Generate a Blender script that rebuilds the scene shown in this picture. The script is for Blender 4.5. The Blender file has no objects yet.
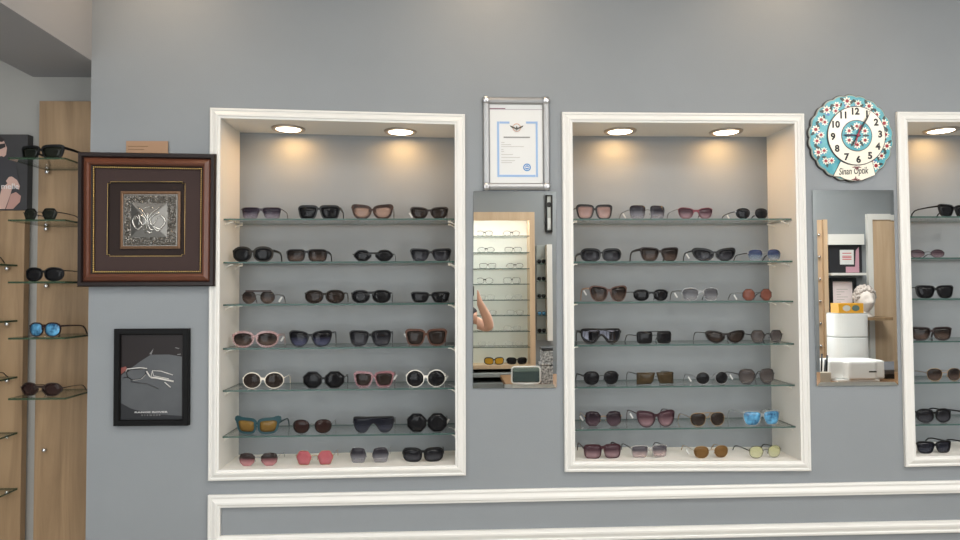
import bpy, bmesh, math, random
from mathutils import Vector, Matrix
random.seed(7)
S = 2.3                     # camera distance from the wall face, metres
EYE = 1.5
F_PX = 663.77
YAW, PITCH, ROLL = 0.0428, 0.0302, -0.0054
col = bpy.context.scene.collection
sc = bpy.context.scene

# ------------------------------------------------------------------ camera maths
def cam_rows():
    cy, sy = math.cos(YAW), math.sin(YAW)
    cp, sp = math.cos(PITCH), math.sin(PITCH)
    cr, sr = math.cos(ROLL), math.sin(ROLL)
    right = Vector((cy, -sy, 0)); fwd0 = Vector((sy, cy, 0)); up0 = Vector((0, 0, 1))
    fwd = fwd0 * cp + up0 * sp
    down = fwd0 * sp - up0 * cp
    return right * cr - down * sr, right * sr + down * cr, fwd
RIGHT, DOWN, FWD = cam_rows()
CAM = Vector((0, -S, EYE))
def ray(u, v):
    return FWD + RIGHT * ((u - 480) / F_PX) + DOWN * ((v - 270) / F_PX)
def W(u, v, Y=0.0):
    d = ray(u, v); t = (Y + S) / d.y
    return CAM + d * t
def Wz(u, v, z):
    d = ray(u, v); t = (z - EYE) / d.z
    return CAM + d * t
def R(u, v, Zv):
    """real place of something the wall mirrors show at pixel u,v when its light has travelled Zv"""
    p = W(u, v, Zv - S)
    return Vector((p.x, -p.y - 0.012, p.z))

# ------------------------------------------------------------------ materials
def lin(c):
    c /= 255.0
    return c / 12.92 if c <= 0.04045 else ((c + 0.055) / 1.055) ** 2.4
def C(r, g, b): return (lin(r), lin(g), lin(b), 1.0)
MATS = {}
def nodes(m):
    m.use_nodes = True
    return m.node_tree.nodes, m.node_tree.links, m.node_tree.nodes.get('Principled BSDF')
def mat(name, rgb, rough=0.5, metal=0.0, alpha=1.0, emis=0.0, bump=0.0, bscale=200, spec=0.5):
    if name in MATS: return MATS[name]
    m = bpy.data.materials.new(name); n, l, b = nodes(m)
    b.inputs['Base Color'].default_value = C(*rgb)
    b.inputs['Roughness'].default_value = rough
    b.inputs['Metallic'].default_value = metal
    b.inputs['Alpha'].default_value = alpha
    b.inputs['Specular IOR Level'].default_value = spec
    if emis:
        b.inputs['Emission Color'].default_value = C(*rgb); b.inputs['Emission Strength'].default_value = emis
    if bump:
        tc = n.new('ShaderNodeTexCoord'); t = n.new('ShaderNodeTexNoise'); t.inputs['Scale'].default_value = bscale
        t.inputs['Detail'].default_value = 4
        bp = n.new('ShaderNodeBump'); bp.inputs['Strength'].default_value = bump; bp.inputs['Distance'].default_value = 0.002
        l.new(tc.outputs['Object'], t.inputs['Vector']); l.new(t.outputs['Fac'], bp.inputs['Height']); l.new(bp.outputs['Normal'], b.inputs['Normal'])
    MATS[name] = m
    return m
def mat_mottle(name, a, c, scale=3, rough=0.6, bump=0.05, stretch=(1, 1, 1), detail=4, bscale=None, wave=False):
    if name in MATS: return MATS[name]
    m = bpy.data.materials.new(name); n, l, b = nodes(m)
    tc = n.new('ShaderNodeTexCoord'); mp = n.new('ShaderNodeMapping'); mp.inputs['Scale'].default_value = stretch
    t = n.new('ShaderNodeTexNoise'); t.inputs['Scale'].default_value = scale; t.inputs['Detail'].default_value = detail; t.inputs['Roughness'].default_value = .6
    t.inputs['Distortion'].default_value = 0.6 if wave else 0
    r = n.new('ShaderNodeValToRGB'); r.color_ramp.elements[0].position = .3; r.color_ramp.elements[1].position = .7
    r.color_ramp.elements[0].color = C(*a); r.color_ramp.elements[1].color = C(*c)
    l.new(tc.outputs['Object'], mp.inputs['Vector']); l.new(mp.outputs[0], t.inputs['Vector'])
    l.new(t.outputs['Fac'], r.inputs['Fac']); l.new(r.outputs[0], b.inputs['Base Color'])
    b.inputs['Roughness'].default_value = rough
    if bump:
        bp = n.new('ShaderNodeBump'); bp.inputs['Strength'].default_value = bump; bp.inputs['Distance'].default_value = .003
        if bscale:
            t2 = n.new('ShaderNodeTexNoise'); t2.inputs['Scale'].default_value = bscale; l.new(tc.outputs['Object'], t2.inputs['Vector']); l.new(t2.outputs['Fac'], bp.inputs['Height'])
        else: l.new(t.outputs['Fac'], bp.inputs['Height'])
        l.new(bp.outputs['Normal'], b.inputs['Normal'])
    MATS[name] = m
    return m
def mat_lens(top, bot, at, ab, rough=.1, metal=0.0):
    key = 'lens_%s_%s_%s_%s_%s' % (top, bot, at, ab, metal)
    if key in MATS: return MATS[key]
    m = bpy.data.materials.new('tinted_lens'); n, l, b = nodes(m)
    tc = n.new('ShaderNodeTexCoord'); sx = n.new('ShaderNodeSeparateXYZ')
    l.new(tc.outputs['Generated'], sx.inputs[0])
    r = n.new('ShaderNodeValToRGB'); r.color_ramp.elements[0].position = .06; r.color_ramp.elements[1].position = .62
    r.color_ramp.elements[0].color = C(*bot); r.color_ramp.elements[1].color = C(*top)
    l.new(sx.outputs['Z'], r.inputs['Fac']); l.new(r.outputs[0], b.inputs['Base Color'])
    mr = n.new('ShaderNodeMapRange'); mr.inputs['From Min'].default_value = .06; mr.inputs['From Max'].default_value = .62; b.inputs['Specular IOR Level'].default_value = .16
    mr.inputs['To Min'].default_value = ab; mr.inputs['To Max'].default_value = at
    l.new(sx.outputs['Z'], mr.inputs['Value']); l.new(mr.outputs[0], b.inputs['Alpha'])
    b.inputs['Roughness'].default_value = rough; b.inputs['Metallic'].default_value = metal
    MATS[key] = m
    return m
def mat_glass(name, tint, fres=1.45, gl_rough=0.0):
    if name in MATS: return MATS[name]
    m = bpy.data.materials.new(name); n, l, b = nodes(m); n.remove(b)
    out = n.get('Material Output')
    tr = n.new('ShaderNodeBsdfTransparent'); tr.inputs['Color'].default_value = (*tint, 1)
    g = n.new('ShaderNodeBsdfGlossy'); g.inputs['Roughness'].default_value = gl_rough
    lw = n.new('ShaderNodeLayerWeight'); pw = n.new('ShaderNodeMath'); pw.operation = 'POWER'; pw.inputs[1].default_value = 4.5
    f = n.new('ShaderNodeMapRange'); f.inputs['To Min'].default_value = ((fres - 1) / (fres + 1)) ** 2; f.inputs['To Max'].default_value = .9
    l.new(lw.outputs['Facing'], pw.inputs[0]); l.new(pw.outputs[0], f.inputs['Value'])
    mx = n.new('ShaderNodeMixShader')
    l.new(f.outputs[0], mx.inputs[0]); l.new(tr.outputs[0], mx.inputs[1]); l.new(g.outputs[0], mx.inputs[2]); l.new(mx.outputs[0], out.inputs[0])
    MATS[name] = m
    return m

WALL = mat_mottle('grey_wall_paint', (132, 137, 141), (138, 143, 147), 1.5, .65, .12, bscale=260)
WHITE = mat('white_gloss_paint', (222, 221, 217), .38)
LINING = mat('white_matt_paint', (222, 220, 215), .55)
CEIL = mat('ceiling_white', (232, 230, 226), .8)
FLOOR = mat_mottle('pale_floor_tile', (176, 170, 160), (188, 182, 172), 6, .35, 0)
OAK = mat_mottle('oak_laminate', (120, 96, 69), (166, 138, 105), 2.2, .5, .05, stretch=(7, 7, .6), detail=9, wave=True)
OAK_LIT = mat_mottle('light_oak', (190, 162, 132), (208, 182, 152), 2.2, .5, .05, stretch=(9, 9, .55), detail=7, wave=True)  # paler copy of the oak, with its lit look put into the colour
OAKD = mat_mottle('oak_edge', (120, 88, 58), (138, 104, 72), 3, .5, .05, stretch=(9, 9, .6))
MIRROR = mat('mirror_silver', (240, 244, 243), .0, 1.0)
CHROME = mat('chrome', (225, 225, 228), .12, 1.0)
ALU = mat('brushed_aluminium', (160, 161, 162), .42, .8)
GLASS = mat_glass('shelf_glass', (.978, .992, .986), 1.4)
GEDGE = mat('green_glass_edge', (58, 88, 82), .25, alpha=.85, spec=.3)
GEDGEA = mat('dark_green_glass_edge', (46, 70, 50), .25, alpha=.85, spec=.3)
PLASTIC_W = mat('white_plastic', (238, 239, 238), .35)
BLACKP = mat('black_plastic', (18, 18, 19), .3)
PAPER = mat('white_paper', (216, 217, 216), .7)
INK = mat('black_ink', (28, 27, 27), .6)

# ------------------------------------------------------------------ mesh builder
class MB:
    def __init__(self): self.v = []; self.f = []; self.m = []; self.sm = []
    def add(self, verts, faces, mi=0, smooth=False):
        o = len(self.v); self.v += [Vector(p) for p in verts]
        for f in faces:
            self.f.append([i + o for i in f]); self.m.append(mi); self.sm.append(smooth)
    def box(self, lo, hi, mi=0, M=None):
        x0, y0, z0 = lo; x1, y1, z1 = hi
        vs = [Vector(p) for p in ((x0,y0,z0),(x1,y0,z0),(x1,y1,z0),(x0,y1,z0),(x0,y0,z1),(x1,y0,z1),(x1,y1,z1),(x0,y1,z1))]
        if M: vs = [M @ p for p in vs]
        self.add(vs, [(0,3,2,1),(4,5,6,7),(0,1,5,4),(1,2,6,5),(2,3,7,6),(3,0,4,7)], mi)
    def prism(self, pts, y0, y1, mi=0, mside=None, smooth=False):
        """pts: (x,z) outline seen from -Y, counter-clockwise; extruded from y0 (front) to y1"""
        n = len(pts)
        self.add([(p[0], y0, p[1]) for p in pts], [tuple(range(n))], mi)
        self.add([(p[0], y1, p[1]) for p in pts], [tuple(reversed(range(n)))], mi)
        vs = [(p[0], y0, p[1]) for p in pts] + [(p[0], y1, p[1]) for p in pts]
        self.add(vs, [(i, i + n, (i + 1) % n + n, (i + 1) % n) for i in range(n)], mi if mside is None else mside, smooth)
    def tube(self, path, r, seg=8, mi=0, closed=False, caps=True):
        path = [Vector(p) for p in path]; n = len(path)
        rs = r if isinstance(r, (list, tuple)) else [r] * n
        vs = []; prev = None
        for i, p in enumerate(path):
            a = path[(i - 1) % n] if (i > 0 or closed) else p
            b = path[(i + 1) % n] if (i < n - 1 or closed) else p
            t = (b - a).normalized() if (b - a).length > 1e-9 else Vector((0, 0, 1))
            if prev is None:
                h = Vector((0, 0, 1)) if abs(t.z) < .9 else Vector((1, 0, 0))
                nn = (h - t * h.dot(t)).normalized()
            else:
                nn = prev - t * prev.dot(t)
                nn = nn.normalized() if nn.length > 1e-6 else t.orthogonal().normalized()
            prev = nn; bb = t.cross(nn)
            for k in range(seg):
                an = 2 * math.pi * k / seg
                vs.append(p + (nn * math.cos(an) + bb * math.sin(an)) * rs[i])
        fs = []
        for i in range(n if closed else n - 1):
            j = (i + 1) % n
            for k in range(seg):
                k2 = (k + 1) % seg
                fs.append((i * seg + k, i * seg + k2, j * seg + k2, j * seg + k))
        self.add(vs, fs, mi, True)
        if caps and not closed:
            self.add(vs[:seg], [tuple(reversed(range(seg)))], mi); self.add(vs[-seg:], [tuple(range(seg))], mi)
    def strip(self, path, ws, hs, mi=0):
        """flat bar swept along a path in the y-z plane: ws across x, hs across the path"""
        n = len(path); vs = []
        for i in range(n):
            a = Vector(path[max(i - 1, 0)]); b = Vector(path[min(i + 1, n - 1)]); t = (b - a).normalized()
            up = Vector((0, -t.z, t.y)); up = up.normalized() if up.length > 1e-6 else Vector((0, 0, 1))
            p = Vector(path[i]); x = Vector((1, 0, 0))
            for sx, su in ((-1, -1), (1, -1), (1, 1), (-1, 1)):
                vs.append(p + x * (sx * ws[i] / 2) + up * (su * hs[i] / 2))
        fs = []
        for i in range(n - 1):
            for k in range(4):
                fs.append((i * 4 + k, i * 4 + (k + 1) % 4, i * 4 + 4 + (k + 1) % 4, i * 4 + 4 + k))
        fs += [(3, 2, 1, 0), tuple(n * 4 - 4 + k for k in range(4))]
        self.add(vs, fs, mi)
    def lathe(self, prof, cen, axis='z', seg=32, mi=0, smooth=True):
        """prof: (radius, height along axis); axis 'y' runs towards -Y"""
        vs = []; n = len(prof); c = Vector(cen)
        for r, h in prof:
            for k in range(seg):
                a = 2 * math.pi * k / seg
                if axis == 'z': vs.append(c + Vector((r * math.cos(a), r * math.sin(a), h)))
                else: vs.append(c + Vector((r * math.cos(a), -h, r * math.sin(a))))
        fs = []
        for i in range(n - 1):
            for k in range(seg):
                k2 = (k + 1) % seg
                q = (i * seg + k, i * seg + k2, (i + 1) * seg + k2, (i + 1) * seg + k)
                fs.append(q)
        self.add(vs, fs, mi, smooth)
        if prof[0][0] > 1e-6: self.add(vs[:seg], [tuple(reversed(range(seg)))], mi)
        if prof[-1][0] > 1e-6: self.add(vs[-seg:], [tuple(range(seg))], mi)
    def loop_profile(self, corners, prof, mi=0, mis=None):
        """mitred moulding round a quad. corners: 4 (x,z) TL,TR,BR,BL; prof: (inset, projection towards -Y)"""
        inn = ((1, -1), (-1, -1), (-1, 1), (1, 1)); vs = []
        for s, h in prof:
            for (x, z), (ax, az) in zip(corners, inn): vs.append((x + ax * s, -h, z + az * s))
        for i in range(len(prof) - 1):
            self.add(vs, [], 0)
            o = len(self.v) - len(vs)
            for k in range(4):
                k2 = (k + 1) % 4
                self.f.append([o + i * 4 + k, o + i * 4 + 4 + k, o + i * 4 + 4 + k2, o + i * 4 + k2][::1]); self.m.append(mis[i] if mis else mi); self.sm.append(False)
    def sphere(self, c, r, mi=0, seg=16, rings=10, sc_=(1, 1, 1)):
        vs = []; c = Vector(c)
        for i in range(rings + 1):
            th = math.pi * i / rings
            for k in range(seg):
                a = 2 * math.pi * k / seg
                vs.append(c + Vector((r * sc_[0] * math.sin(th) * math.cos(a), r * sc_[1] * math.sin(th) * math.sin(a), r * sc_[2] * math.cos(th))))
        fs = [(i * seg + k, (i + 1) * seg + k, (i + 1) * seg + (k + 1) % seg, i * seg + (k + 1) % seg) for i in range(rings) for k in range(seg)]
        self.add(vs, fs, mi, True)
    def mesh(self, me, off=(0, 0, 0), mi=0, M=None):
        vs = [(M @ v.co if M else v.co) + Vector(off) for v in me.vertices]
        self.add(vs, [tuple(p.vertices) for p in me.polygons], mi)
    def build(self, name, mats, parent=None, local=False, bevel=0.0, fix=True):
        me = bpy.data.meshes.new(name)
        off = Vector((0, 0, 0))
        if parent is not None and not local: off = parent_world(parent)
        me.from_pydata([tuple(p - off) for p in self.v], [], self.f)
        if not isinstance(mats, (list, tuple)): mats = [mats]
        for m in mats: me.materials.append(m)
        for p, mi, s in zip(me.polygons, self.m, self.sm): p.material_index = mi; p.use_smooth = s
        bm = bmesh.new(); bm.from_mesh(me)
        bmesh.ops.remove_doubles(bm, verts=bm.verts, dist=1e-6)
        if fix: bmesh.ops.recalc_face_normals(bm, faces=bm.faces)
        bm.to_mesh(me); bm.free()
        o = bpy.data.objects.new(name, me); col.objects.link(o)
        if parent is not None: o.parent = parent
        if bevel:
            b = o.modifiers.new('bevel', 'BEVEL'); b.width = bevel; b.segments = 2; b.limit_method = 'ANGLE'
        return o
def parent_world(p):
    v = Vector((0, 0, 0))
    while p is not None: v = v + Vector(p.location); p = p.parent
    return v
def text_mesh(s, size, shear=0.0, bold=0.0, spacing=1.0):
    cu = bpy.data.curves.new('t', 'FONT'); cu.body = s; cu.size = size; cu.shear = shear; cu.offset = bold
    cu.space_character = spacing; cu.align_x = 'CENTER'; cu.align_y = 'CENTER'; cu.extrude = 0.0004; cu.resolution_u = 3
    o = bpy.data.objects.new('t', cu); col.objects.link(o)
    dg = bpy.context.evaluated_depsgraph_get(); dg.update()
    me = bpy.data.meshes.new_from_object(o.evaluated_get(dg))
    bpy.data.objects.remove(o)
    return me
UPRIGHT = Matrix.Rotation(math.pi / 2, 4, 'X')
def write(mb, s, p, size, mi=0, shear=0.0, bold=0.0, spacing=1.0, rot=0.0, width=None, flip=False):
    me = text_mesh(s, size, shear, bold, spacing)
    sx = 1.0
    if width:
        xs = [v.co.x for v in me.vertices]; sx = width / (max(xs) - min(xs))
    M = Matrix.Rotation(rot, 4, 'Y') @ UPRIGHT @ Matrix.Diagonal((sx, 1, 1, 1))
    if flip: M = Matrix.Rotation(math.pi, 4, 'Z') @ M
    mb.mesh(me, p, mi, M.to_4x4())

def tag(o, label=None, cat=None, group=None, kind=None):
    if label: o['label'] = label
    if cat: o['category'] = cat
    if group: o['group'] = group
    if kind: o['kind'] = kind
    return o
def thing(name, label, cat, loc=(0, 0, 0), group=None, rz=0.0):
    o = bpy.data.objects.new(name, None); col.objects.link(o); o.empty_display_size = .05
    o.location = loc; o.rotation_euler = (0, 0, rz)
    return tag(o, label, cat, group)
def struct(o, label=None):
    o['kind'] = 'structure'
    if label: o['label'] = label
    return o

# ------------------------------------------------------------------ the room
def xz(p): return (p.x, p.z)
N1 = [xz(W(*p, -.010)) for p in ((210, 107.7), (465, 114.3), (466, 475.5), (208, 481))]
N2 = [xz(W(*p, -.010)) for p in ((562, 112), (804, 113.7), (811.3, 471), (564.8, 472))]
a, b = W(897, 111.8, -.010), W(906, 467, -.010)
NW = .379 * S
N3 = [(a.x, a.z), (a.x + NW, a.z + .002), (b.x + NW, b.z + .004), (b.x, b.z)]
NICHES = [N1, N2, N3]
DEPTH = .2
XL = W(91.5, 60).x                      # left end of the main wall
XR, XLW, CEILZ, YB = 4.3, -2.7, 2.75, -3.3
zbeam = W(91.5, 60.5, 0).z
YA = 0.05
while W(60, 77, YA).z < zbeam and YA < .5: YA += .002
YA = max(.1, min(YA, .2))

m = MB()
def wallrect(x0, x1, z0, z1):
    if x1 - x0 > 1e-4 and z1 - z0 > 1e-4:
        m.add([(x0, 0, z0), (x1, 0, z0), (x1, 0, z1), (x0, 0, z1)], [(0, 1, 2, 3)])
px = XL
for q in NICHES:
    ins = .026
    x0 = min(q[0][0], q[3][0]) + ins; x1 = max(q[1][0], q[2][0]) - ins
    z1 = max(q[0][1], q[1][1]) - ins; z0 = min(q[2][1], q[3][1]) + ins
    wallrect(px, x0, 0, CEILZ); wallrect(x0, x1, 0, z0); wallrect(x0, x1, z1, CEILZ)
    px = x1
wallrect(px, XR, 0, CEILZ)
m.add([(XL, 0, 0), (XL, YA, 0), (XL, YA, CEILZ), (XL, 0, CEILZ)], [(0, 1, 2, 3)])
struct(m.build('wall_back', WALL, fix=False), 'grey painted display wall with three framed niches')
m = MB(); m.box((XLW, YA, 0), (XL, YA + .1, CEILZ)); struct(m.build('wall_alcove', mat_mottle('alcove_paint', (158, 157, 153), (164, 163, 159), 1.5, .7, .1, bscale=260)), 'pale grey alcove wall left of the display wall')
m = MB(); m.box((XLW - .1, YB, 0), (XLW, YA, CEILZ)); struct(m.build('wall_left', WALL))
m = MB(); m.box((XR, YB, 0), (XR + .1, .05, CEILZ)); struct(m.build('wall_right', WALL))
FILL_WINS = [(-2.5, -.62, .55, 2.55), (1.0, 2.8, .95, 2.55)]  # unseen windows added to bring soft light from the front
m = MB(); xp = XLW
for x0, x1, z0, z1 in FILL_WINS:
    m.box((xp, YB - .1, 0), (x0, YB, CEILZ)); m.box((x0, YB - .1, 0), (x1, YB, z0)); m.box((x0, YB - .1, z1), (x1, YB, CEILZ)); xp = x1
m.box((xp, YB - .1, 0), (XR, YB, CEILZ)); struct(m.build('wall_front', WALL))
for i, (x0, x1, z0, z1) in enumerate(FILL_WINS):
    t = bpy.data.objects.new('window_%d' % (i + 1), None); col.objects.link(t); t.location = ((x0 + x1) / 2, YB - .05, z0); struct(t, ('left shop window behind the photographer', 'shop window behind the counter')[i])
    m = MB()
    for k in range(4):
        x = x0 + (x1 - x0 - .05) * k / 3; m.box((x, YB - .08, z0), (x + .05, YB - .02, z1))
    m.box((x0, YB - .08, z0), (x1, YB - .02, z0 + .05)); m.box((x0, YB - .08, z1 - .05), (x1, YB - .02, z1)); m.build('window_frame', WHITE, t)
    m = MB(); m.box((x0 + .02, YB - .053, z0 + .02), (x1 - .02, YB - .047, z1 - .02)); m.build('pane', mat_glass('window_glass', (.97, .98, .98)), t)
    la = bpy.data.lights.new('window_portal', 'AREA'); la.shape = 'RECTANGLE'; la.size = x1 - x0; la.size_y = z1 - z0; la.cycles.is_portal = True
    lo = bpy.data.objects.new('window_portal', la); col.objects.link(lo); lo.location = ((x0 + x1) / 2, YB - .11, (z0 + z1) / 2); lo.rotation_euler = (math.radians(90), 0, 0)
m = MB(); m.box((XLW - .1, YB - .1, -.1), (XR + .1, YA + .1, 0)); struct(m.build('floor', FLOOR))
m = MB(); m.box((XLW - .1, YB - .1, CEILZ), (XR + .1, YA + .1, CEILZ + .1)); struct(m.build('ceiling', CEIL))
# dropped beam over the alcove
xb0 = W(33, 77, YA).x
m = MB(); m.box((xb0, -1.9, zbeam), (XL, YA, CEILZ))
struct(m.build('ceiling_beam', [mat('beam_paint', (156, 157, 160), .7)]), 'grey boxed beam over the alcove')
# baseboard
m = MB(); m.box((XL, -.015, 0), (XR, 0, .09)); struct(m.build('baseboard_back', WHITE))

MOULD = [(0, 0), (0, .011), (.003, .0135), (.0075, .0135), (.0095, .0105), (.013, .0115), (.021, .016), (.027, .0165), (.0295, .0135), (.036, .012), (.036, -.004)]
for i, q in enumerate(NICHES):
    m = MB(); m.loop_profile(q, MOULD); struct(m.build('trim_%d' % (i + 1), WHITE), ('white moulding round the left wall niche', 'white moulding round the middle wall niche', 'white moulding round the right wall niche')[i])
    t = .035
    inn = [(q[0][0] + t, q[0][1] - t), (q[1][0] - t, q[1][1] - t), (q[2][0] - t, q[2][1] + t), (q[3][0] + t, q[3][1] + t)]
    m = MB()
    vs = [(x, -.006, z) for x, z in inn] + [(x, DEPTH, z) for x, z in inn]
    m.add(vs, [(k, (k + 1) % 4, (k + 1) % 4 + 4, k + 4) for k in range(4)], 0)
    m.add([(x, DEPTH, z) for x, z in inn], [(0, 1, 2, 3)], 1)
    struct(m.build('wall_niche', [LINING, WALL]), ('recess of the left wall niche', 'recess of the middle wall niche', 'recess of the right wall niche')[i])
# panel moulding low on the wall
tl = W(207.8, 495.5, -.010); zt = tl.z
zr2 = W(220, 533.7).z
q = [(tl.x, zt), (2.9, zt + .004), (2.9, zr2 - .046), (tl.x, zr2 - .046)]
m = MB(); m.loop_profile(q, [(s_ * 1.15, h_) for s_, h_ in MOULD[:-1]] + [(.0414, 0)]); struct(m.build('trim_4', WHITE), 'white rectangular panel moulding low on the wall')

# ------------------------------------------------------------------ lamps
def downlight(p, label, group, power, colr, rad=.05, strength=9.0):
    t = thing('recessed_downlight', label, 'light', p, group)
    m = MB(); m.lathe([(rad * 1.02, 0), (rad * 1.02, -.003), (rad * 1.1, -.006), (rad * 1.34, -.005), (rad * 1.4, 0)], p, 'z', 40)
    m.build('trim_ring', mat('brushed_nickel', (190, 180, 170), .3, 1.0), t)
    m = MB(); m.lathe([(rad, -.002), (rad, -.004)], p, 'z', 40)
    m.build('lamp_disc', mat('lamp_glow_%d' % int(strength * 10), (255, 240, 214), .5, emis=strength), t)
    la = bpy.data.lights.new('downlight_lamp', 'AREA'); la.shape = 'DISK'; la.size = rad * 1.9; la.energy = power; la.color = colr
    lo = bpy.data.objects.new('downlight_lamp', la); col.objects.link(lo); lo.parent = t; lo.location = (0, 0, -.008)
WARM = (1.0, .50, .11)
def niche_top(q): return (q[0][1] + q[1][1]) / 2 - .035
for (u, v), q, lb in (((288.5, 126.8), N1, 'left warm downlight in the ceiling of the left niche'), ((400.5, 128.6), N1, 'right warm downlight in the ceiling of the left niche'),
                  ((620, 130.2), N2, 'left warm downlight in the ceiling of the middle niche'), ((726, 129), N2, 'right warm downlight in the ceiling of the middle niche'),
                  ((941, 129.2), N3, 'warm downlight in the ceiling of the right niche')):
    top = niche_top(q); p = Wz(u, v, top)
    p.y = max(.115, min(.13, p.y)); p.x = W(u, v, p.y).x; f = (p.x - q[0][0]) / (q[1][0] - q[0][0])
    p.z = q[0][1] * (1 - f) + q[1][1] * f - .0352
    downlight(p, lb, 'niche downlights', .62, WARM, .043)
for u, lb in ((165, 'warm ceiling spotlight above the framed silver plaque'), (490, 'warm ceiling spotlight above the framed certificate'), (785, 'warm ceiling spotlight above the tiled wall clock')):
    x = W(u, 10).x
    downlight(Vector((x, -.24, CEILZ)), lb, 'ceiling spotlights near the wall', 1.7, (1.0, .72, .46), .05, 6.0)
def panel_light(x, y, power, label):
    t = thing('ceiling_light', label, 'light', (x, y, CEILZ), 'square ceiling panels')
    m = MB(); m.loop_profile([(-.31, .31), (.31, .31), (.31, -.31), (-.31, -.31)], [(0, 0), (0, .012), (.02, .012), (.02, .004)])
    fr = m
    fr.v = [Vector((p.x, p.z, p.y)) for p in fr.v]
    fr.build('frame', mat('white_metal', (235, 235, 235), .4), t, local=True)
    m = MB(); m.box((-.29, -.29, -.006), (.29, .29, -.003)); m.build('diffuser', mat('panel_glow', (255, 252, 246), .5, emis=3.0), t, local=True)
    la = bpy.data.lights.new('panel_lamp', 'AREA'); la.shape = 'SQUARE'; la.size = .58; la.energy = power; la.color = (1.0, .965, .92)
    lo = bpy.data.objects.new('panel_lamp', la); col.objects.link(lo); lo.parent = t; lo.location = (0, 0, -.015)
PW = 10.0
for x, y, p, lb in ((-1.0, -1.35, .8, 'square ceiling panel light before the left niche'), (.4, -1.35, 1, 'square ceiling panel light before the left wall mirror'), (1.8, -1.35, 1.25, 'square ceiling panel light before the wall clock'), (3.2, -1.35, 1.2, 'square ceiling panel light before the right niche'),
                    (-.6, -2.65, .9, 'square ceiling panel light behind the photographer, left'), (1.2, -2.65, 1.3, 'square ceiling panel light above the counter'), (2.9, -2.5, 2.4, 'square ceiling panel light at the far end of the counter'), (-2.0, -1.9, 1.0, 'square ceiling panel light before the alcove')):
    panel_light(x, y, PW * p, lb)

# ------------------------------------------------------------------ glass shelves
def ledge(q, z, side):
    """inner x of a niche at height z"""
    (xt, zt_), (xb, zb_) = (q[0], q[3]) if side < 0 else (q[1], q[2])
    f = (z - zb_) / (zt_ - zb_); x = xb + (xt - xb) * f
    return x + .035 if side < 0 else x - .035
ORD = ['top', 'second', 'third', 'fourth', 'fifth', 'sixth']
SHELF_Y0, SHELF_Y1, SHELF_T = .018, .192, .0052
SROWS = [(340, [219.3, 262.2, 304.4, 348, 389.8, 435.5]), (680, [219.3, 261.8, 302.2, 345, 386.6, 428.7]), (930, [217, 258.3, 299.3, 341.8, 383, 425])]
SHELF_Z = []
NAME = ['left', 'middle', 'right']
for i, (u, vs) in enumerate(SROWS):
    zs = []
    for k, v in enumerate(vs):
        z = W(u, v, SHELF_Y0).z + SHELF_T / 2; zs.append(z)      # top surface
        q = NICHES[i]; x0 = ledge(q, z, -1) + .003; x1 = ledge(q, z, 1) - .003
        t = thing('glass_shelf', 'clear glass shelf with green edge, %s shelf from the top in the %s niche' % (ORD[k].replace('top', 'first'), NAME[i]), 'shelf', ((x0 + x1) / 2, SHELF_Y0, z - SHELF_T), 'glass shelves in the %s niche' % NAME[i])
        m = MB(); lo, hi = (x0, SHELF_Y0, z - SHELF_T), (x1, SHELF_Y1, z)
        m.box(lo, hi)
        m.m = [0, 0, 1, 1, 1, 1]
        m.build('glass_panel', [GLASS, GEDGE], t)
        for sx, xe in ((1, x0 - .003), (-1, x1 + .003)):
            for y in (.05, .155):
                m = MB()
                m.lathe([(.006, 0), (.006, .002)], (0, 0, 0), 'y', 12)
                m.v = [Vector((xe + sx * (-p.y), y + p.x, z - .018 + p.z)) for p in m.v]
                m.tube([(xe, y, z - .018), (xe + sx * .008, y, z - .014), (xe + sx * .016, y, z - .0092), (xe + sx * .026, y, z - .0085)], .0022, 8)
                m.build('shelf_support', mat('white_chrome', (235, 232, 226), .3, .3), t)
    SHELF_Z.append(zs)
    q = NICHES[i]
# ------------------------------------------------------------------ sunglasses
def catmull(pts, n=6):
    out = []; L = len(pts)
    for i in range(L):
        p0, p1, p2, p3 = (Vector(pts[(i + k - 1) % L]) for k in range(4))
        for j in range(n):
            t = j / n
            out.append(.5 * ((2 * p1) + (p2 - p0) * t + (2 * p0 - 5 * p1 + 4 * p2 - p3) * t * t + (3 * p1 - p0 - 3 * p2 + p3) * t ** 3))
    return out
def chamfer(pts, k=.18, n=3):
    out = []; L = len(pts)
    for i in range(L):
        p = Vector(pts[i]); a_ = p.lerp(Vector(pts[i - 1]), k); b_ = p.lerp(Vector(pts[(i + 1) % L]), k)
        for j in range(n + 1):
            t = j / n; out.append(a_.lerp(p, t).lerp(p.lerp(b_, t), t))
    return out
def circ(n=32, ph=0): return [Vector((.5 + .5 * math.cos(2 * math.pi * i / n + ph), .5 + .5 * math.sin(2 * math.pi * i / n + ph))) for i in range(n)]
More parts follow.
